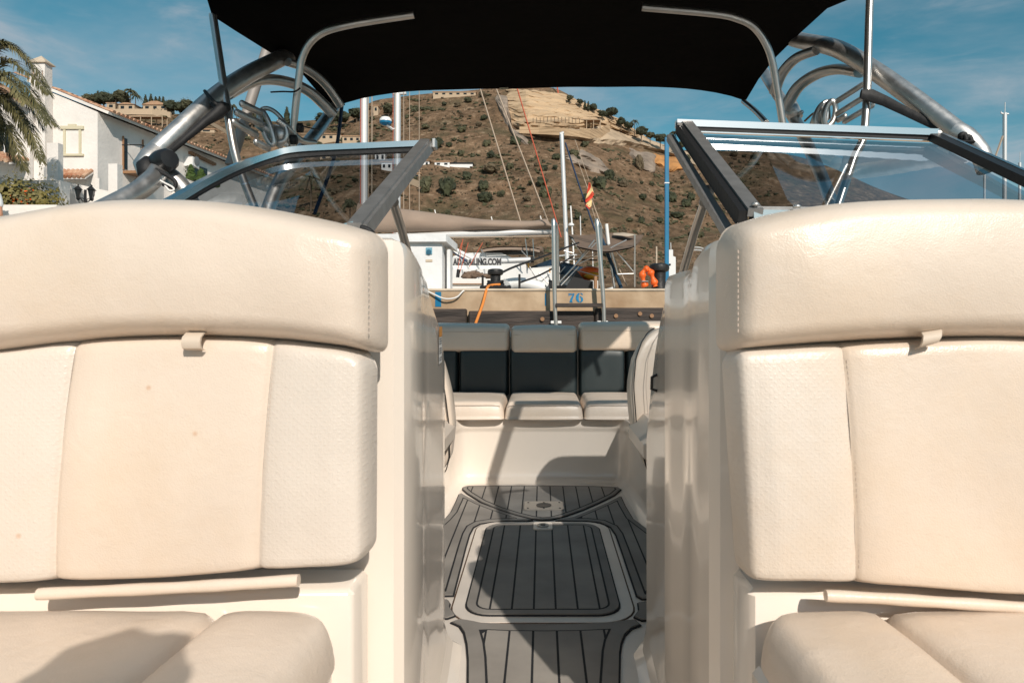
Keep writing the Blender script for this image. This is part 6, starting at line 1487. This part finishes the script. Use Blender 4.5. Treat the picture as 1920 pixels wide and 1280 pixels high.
# ------------------------------------------------------------------ people (skinned bodies)
def body(name, joints, edges, rad, m, parent, sub=2):
    me = bpy.data.meshes.new(name); org = ORG[parent]; keys = list(joints)
    me.from_pydata([tuple(Vector(joints[k])-org) for k in keys], [(keys.index(a), keys.index(b)) for a, b in edges], []); me.materials.append(m)
    o = bpy.data.objects.new(name, me); C.objects.link(o); o.parent = parent; ORG[o] = org
    sk = o.modifiers.new('skin', 'SKIN'); sk.use_smooth_shade = True; ss = o.modifiers.new('sub', 'SUBSURF'); ss.levels = sub; ss.render_levels = sub
    for i, k in enumerate(keys):
        v = me.skin_vertices[0].data[i]; rr = rad[k]; v.radius = rr if isinstance(rr, tuple) else (rr, rr); v.use_root = (i == 0)
    return o
def person(label, J, hand_dir, shirt, trousers, hair, head_axis=(0,0,1)):
    J = {k: Vector(v) for k, v in J.items()}; t = E('person', label, 'person', (J['pelvis'].x, J['pelvis'].y, min(J['footL'].z, J['footR'].z)))
    rad = dict(pelvis=(.15,.11), waist=(.13,.095), chest=(.16,.11), neckb=(.065,.065), neck=.052, head0=.075, head1=(.085,.095), head2=(.078,.09), shL=.062, shR=.062, elL=.042, elR=.042, wrL=.028, wrR=.028, haL=(.036,.020), haR=(.036,.020), hipL=.095, hipR=.095, knL=.062, knR=.062, anL=.042, anR=.042, footL=(.045,.035), footR=(.045,.035))
    ed = [('pelvis','waist'),('waist','chest'),('chest','neckb'),('neckb','neck'),('neck','head0'),('head0','head1'),('head1','head2')]
    for s in 'LR':
        ed += [('chest','sh'+s),('sh'+s,'el'+s),('el'+s,'wr'+s),('wr'+s,'ha'+s),('pelvis','hip'+s),('hip'+s,'kn'+s),('kn'+s,'an'+s),('an'+s,'foot'+s)]
    body('body', J, ed, rad, MT['skin'], t)
    g = lambda k, e: (rad[k][0]+e, rad[k][1]+e) if isinstance(rad[k], tuple) else rad[k]+e
    S1 = ['chest','waist','pelvis','shL','shR']; JJ = {k: J[k] for k in S1}; JJ['uL'] = J['shL'].lerp(J['elL'],.7); JJ['uR'] = J['shR'].lerp(J['elR'],.7)
    r2 = {k: g(k,.016) for k in S1}; r2['uL'] = r2['uR'] = .064
    body('shirt', JJ, [('chest','waist'),('waist','pelvis'),('chest','shL'),('chest','shR'),('shL','uL'),('shR','uR')], r2, shirt, t)
    S2 = ['pelvis','hipL','hipR','knL','knR','anL','anR']; JJ = {k: J[k] for k in S2}; body('trousers', JJ, [('pelvis','hipL'),('pelvis','hipR'),('hipL','knL'),('hipR','knR'),('knL','anL'),('knR','anR')], {k: g(k,.014) for k in S2}, trousers, t)
    for s in 'LR':
        w, h = J['wr'+s], J['ha'+s]; d = (h-w).normalized(); sd = d.cross(Vector(hand_dir)).normalized(); up = sd.cross(d).normalized()
        for k in range(4):
            l = (.072,.080,.075,.058)[k]; b0 = h+sd*(.027-.018*k); body('finger', {'a': b0-d*.02, 'b': b0+d*l*.5-up*.006, 'c': b0+d*l*.85-up*.022}, [('a','b'),('b','c')], {'a':.0095,'b':.009,'c':.0075}, MT['skin'], t, 1)
        b0 = w.lerp(h,.45)+sd*.024; body('thumb', {'a': b0, 'b': b0+sd*.026+d*.026, 'c': b0+sd*.03+d*.055-up*.01}, [('a','b'),('b','c')], {'a':.013,'b':.0105,'c':.0085}, MT['skin'], t, 1)
    hc = J['head1']; f = Vector(hand_dir).cross(Vector((1,0,0))); f = Vector((0,1,0))
    hb = MB(); hb.blob(hc+Vector((0,-.022,.035)), .098, .112, .115, 2, .12, (20,14), 3); hb.blob(hc+Vector((0,-.06,-.04)), .085, .07, .10, 5, .15, (16,10), 3); hb.build('hair', hair, t, True)
    MB().tube(cat_rom([hc+f*.088+Vector((0,0,.015)), hc+f*.112+Vector((0,0,-.018)), hc+f*.09+Vector((0,0,-.03))], 3), [.008,.009,.012,.014,.013,.012,.008], 8).build('nose', MT['skin'], t, True)
    for sx in (-.032,.032): MB().lathe([(.002,-.004),(.012,-.002),(.013,.003),(.004,.007)], hc+f*.082+Vector((sx,0,.012)), 10, f).build('eye', MT['white'], t, True)
    MB().tube([hc+f*.088+Vector((x,0,-.058)) for x in (-.022,0,.022)], [.004,.006,.004], 6).build('mouth', mat('lips', (.35,.10,.08), .5), t, True)
    for sx in (-1,1): MB().blob(hc+Vector((sx*.09,-.005,-.005)), .012,.022,.032, 3, .1, (8,6), 1).build('ear', MT['skin'], t, True)
    return t
hairm = mat('dark brown hair', (.03,.018,.012), .6, bump=.6, bscale=60, bdist=.01)
z = CZ
person('photographer in dark top leaning forward on the bow lounge beside the lens', dict(pelvis=(-.34,-.62,z-.36), waist=(-.33,-.52,z-.20), chest=(-.30,-.34,z-.06), neckb=(-.22,-.21,z+.02), neck=(-.19,-.15,z+.055), head0=(-.17,-.115,z+.08), head1=(-.155,-.085,z+.125), head2=(-.15,-.08,z+.165),
    shL=(-.42,-.26,z+.0), shR=(-.13,-.30,z-.02), elL=(-.50,-.12,z-.24), elR=(-.06,-.26,z-.27), wrL=(-.28,-.12,z-.16), wrR=(.03,-.22,z-.06), haL=(-.20,-.13,z-.12), haR=(.06,-.16,z-.0),
    hipL=(-.44,-.62,z-.37), hipR=(-.24,-.62,z-.37), knL=(-.50,-.20,z-.41), knR=(-.16,-.22,z-.42), anL=(-.42,-.30,z-.78), anR=(-.10,-.30,z-.78), footL=(-.42,-.16,z-.82), footR=(-.08,-.16,z-.82)), (0,0,1), MT['cloth_dark'], MT['cloth_dark'], hairm)
X0, Y0 = -7.78, 9.5; z = QT
person('bystander in white sleeveless shirt on the quay cut off by the left frame edge', dict(pelvis=(X0,Y0,z+.93), waist=(X0,Y0,z+1.10), chest=(X0,Y0,z+1.30), neckb=(X0,Y0,z+1.45), neck=(X0,Y0,z+1.49), head0=(X0,Y0+.01,z+1.56), head1=(X0,Y0+.02,z+1.63), head2=(X0,Y0+.02,z+1.69),
    shL=(X0-.19,Y0,z+1.40), shR=(X0+.19,Y0,z+1.40), elL=(X0-.24,Y0,z+1.12), elR=(X0+.27,Y0-.05,z+1.13), wrL=(X0-.24,Y0+.06,z+.88), wrR=(X0+.22,Y0+.10,z+1.00), haL=(X0-.24,Y0+.08,z+.80), haR=(X0+.16,Y0+.15,z+1.02),
    hipL=(X0-.10,Y0,z+.90), hipR=(X0+.10,Y0,z+.90), knL=(X0-.11,Y0,z+.48), knR=(X0+.11,Y0+.02,z+.48), anL=(X0-.11,Y0,z+.09), anR=(X0+.11,Y0,z+.09), footL=(X0-.12,Y0-.14,z+.04), footR=(X0+.12,Y0-.14,z+.04)), (0,1,0), MT['shirt'], MT['cloth_dark'], hairm)
print("BAD", set(BAD))
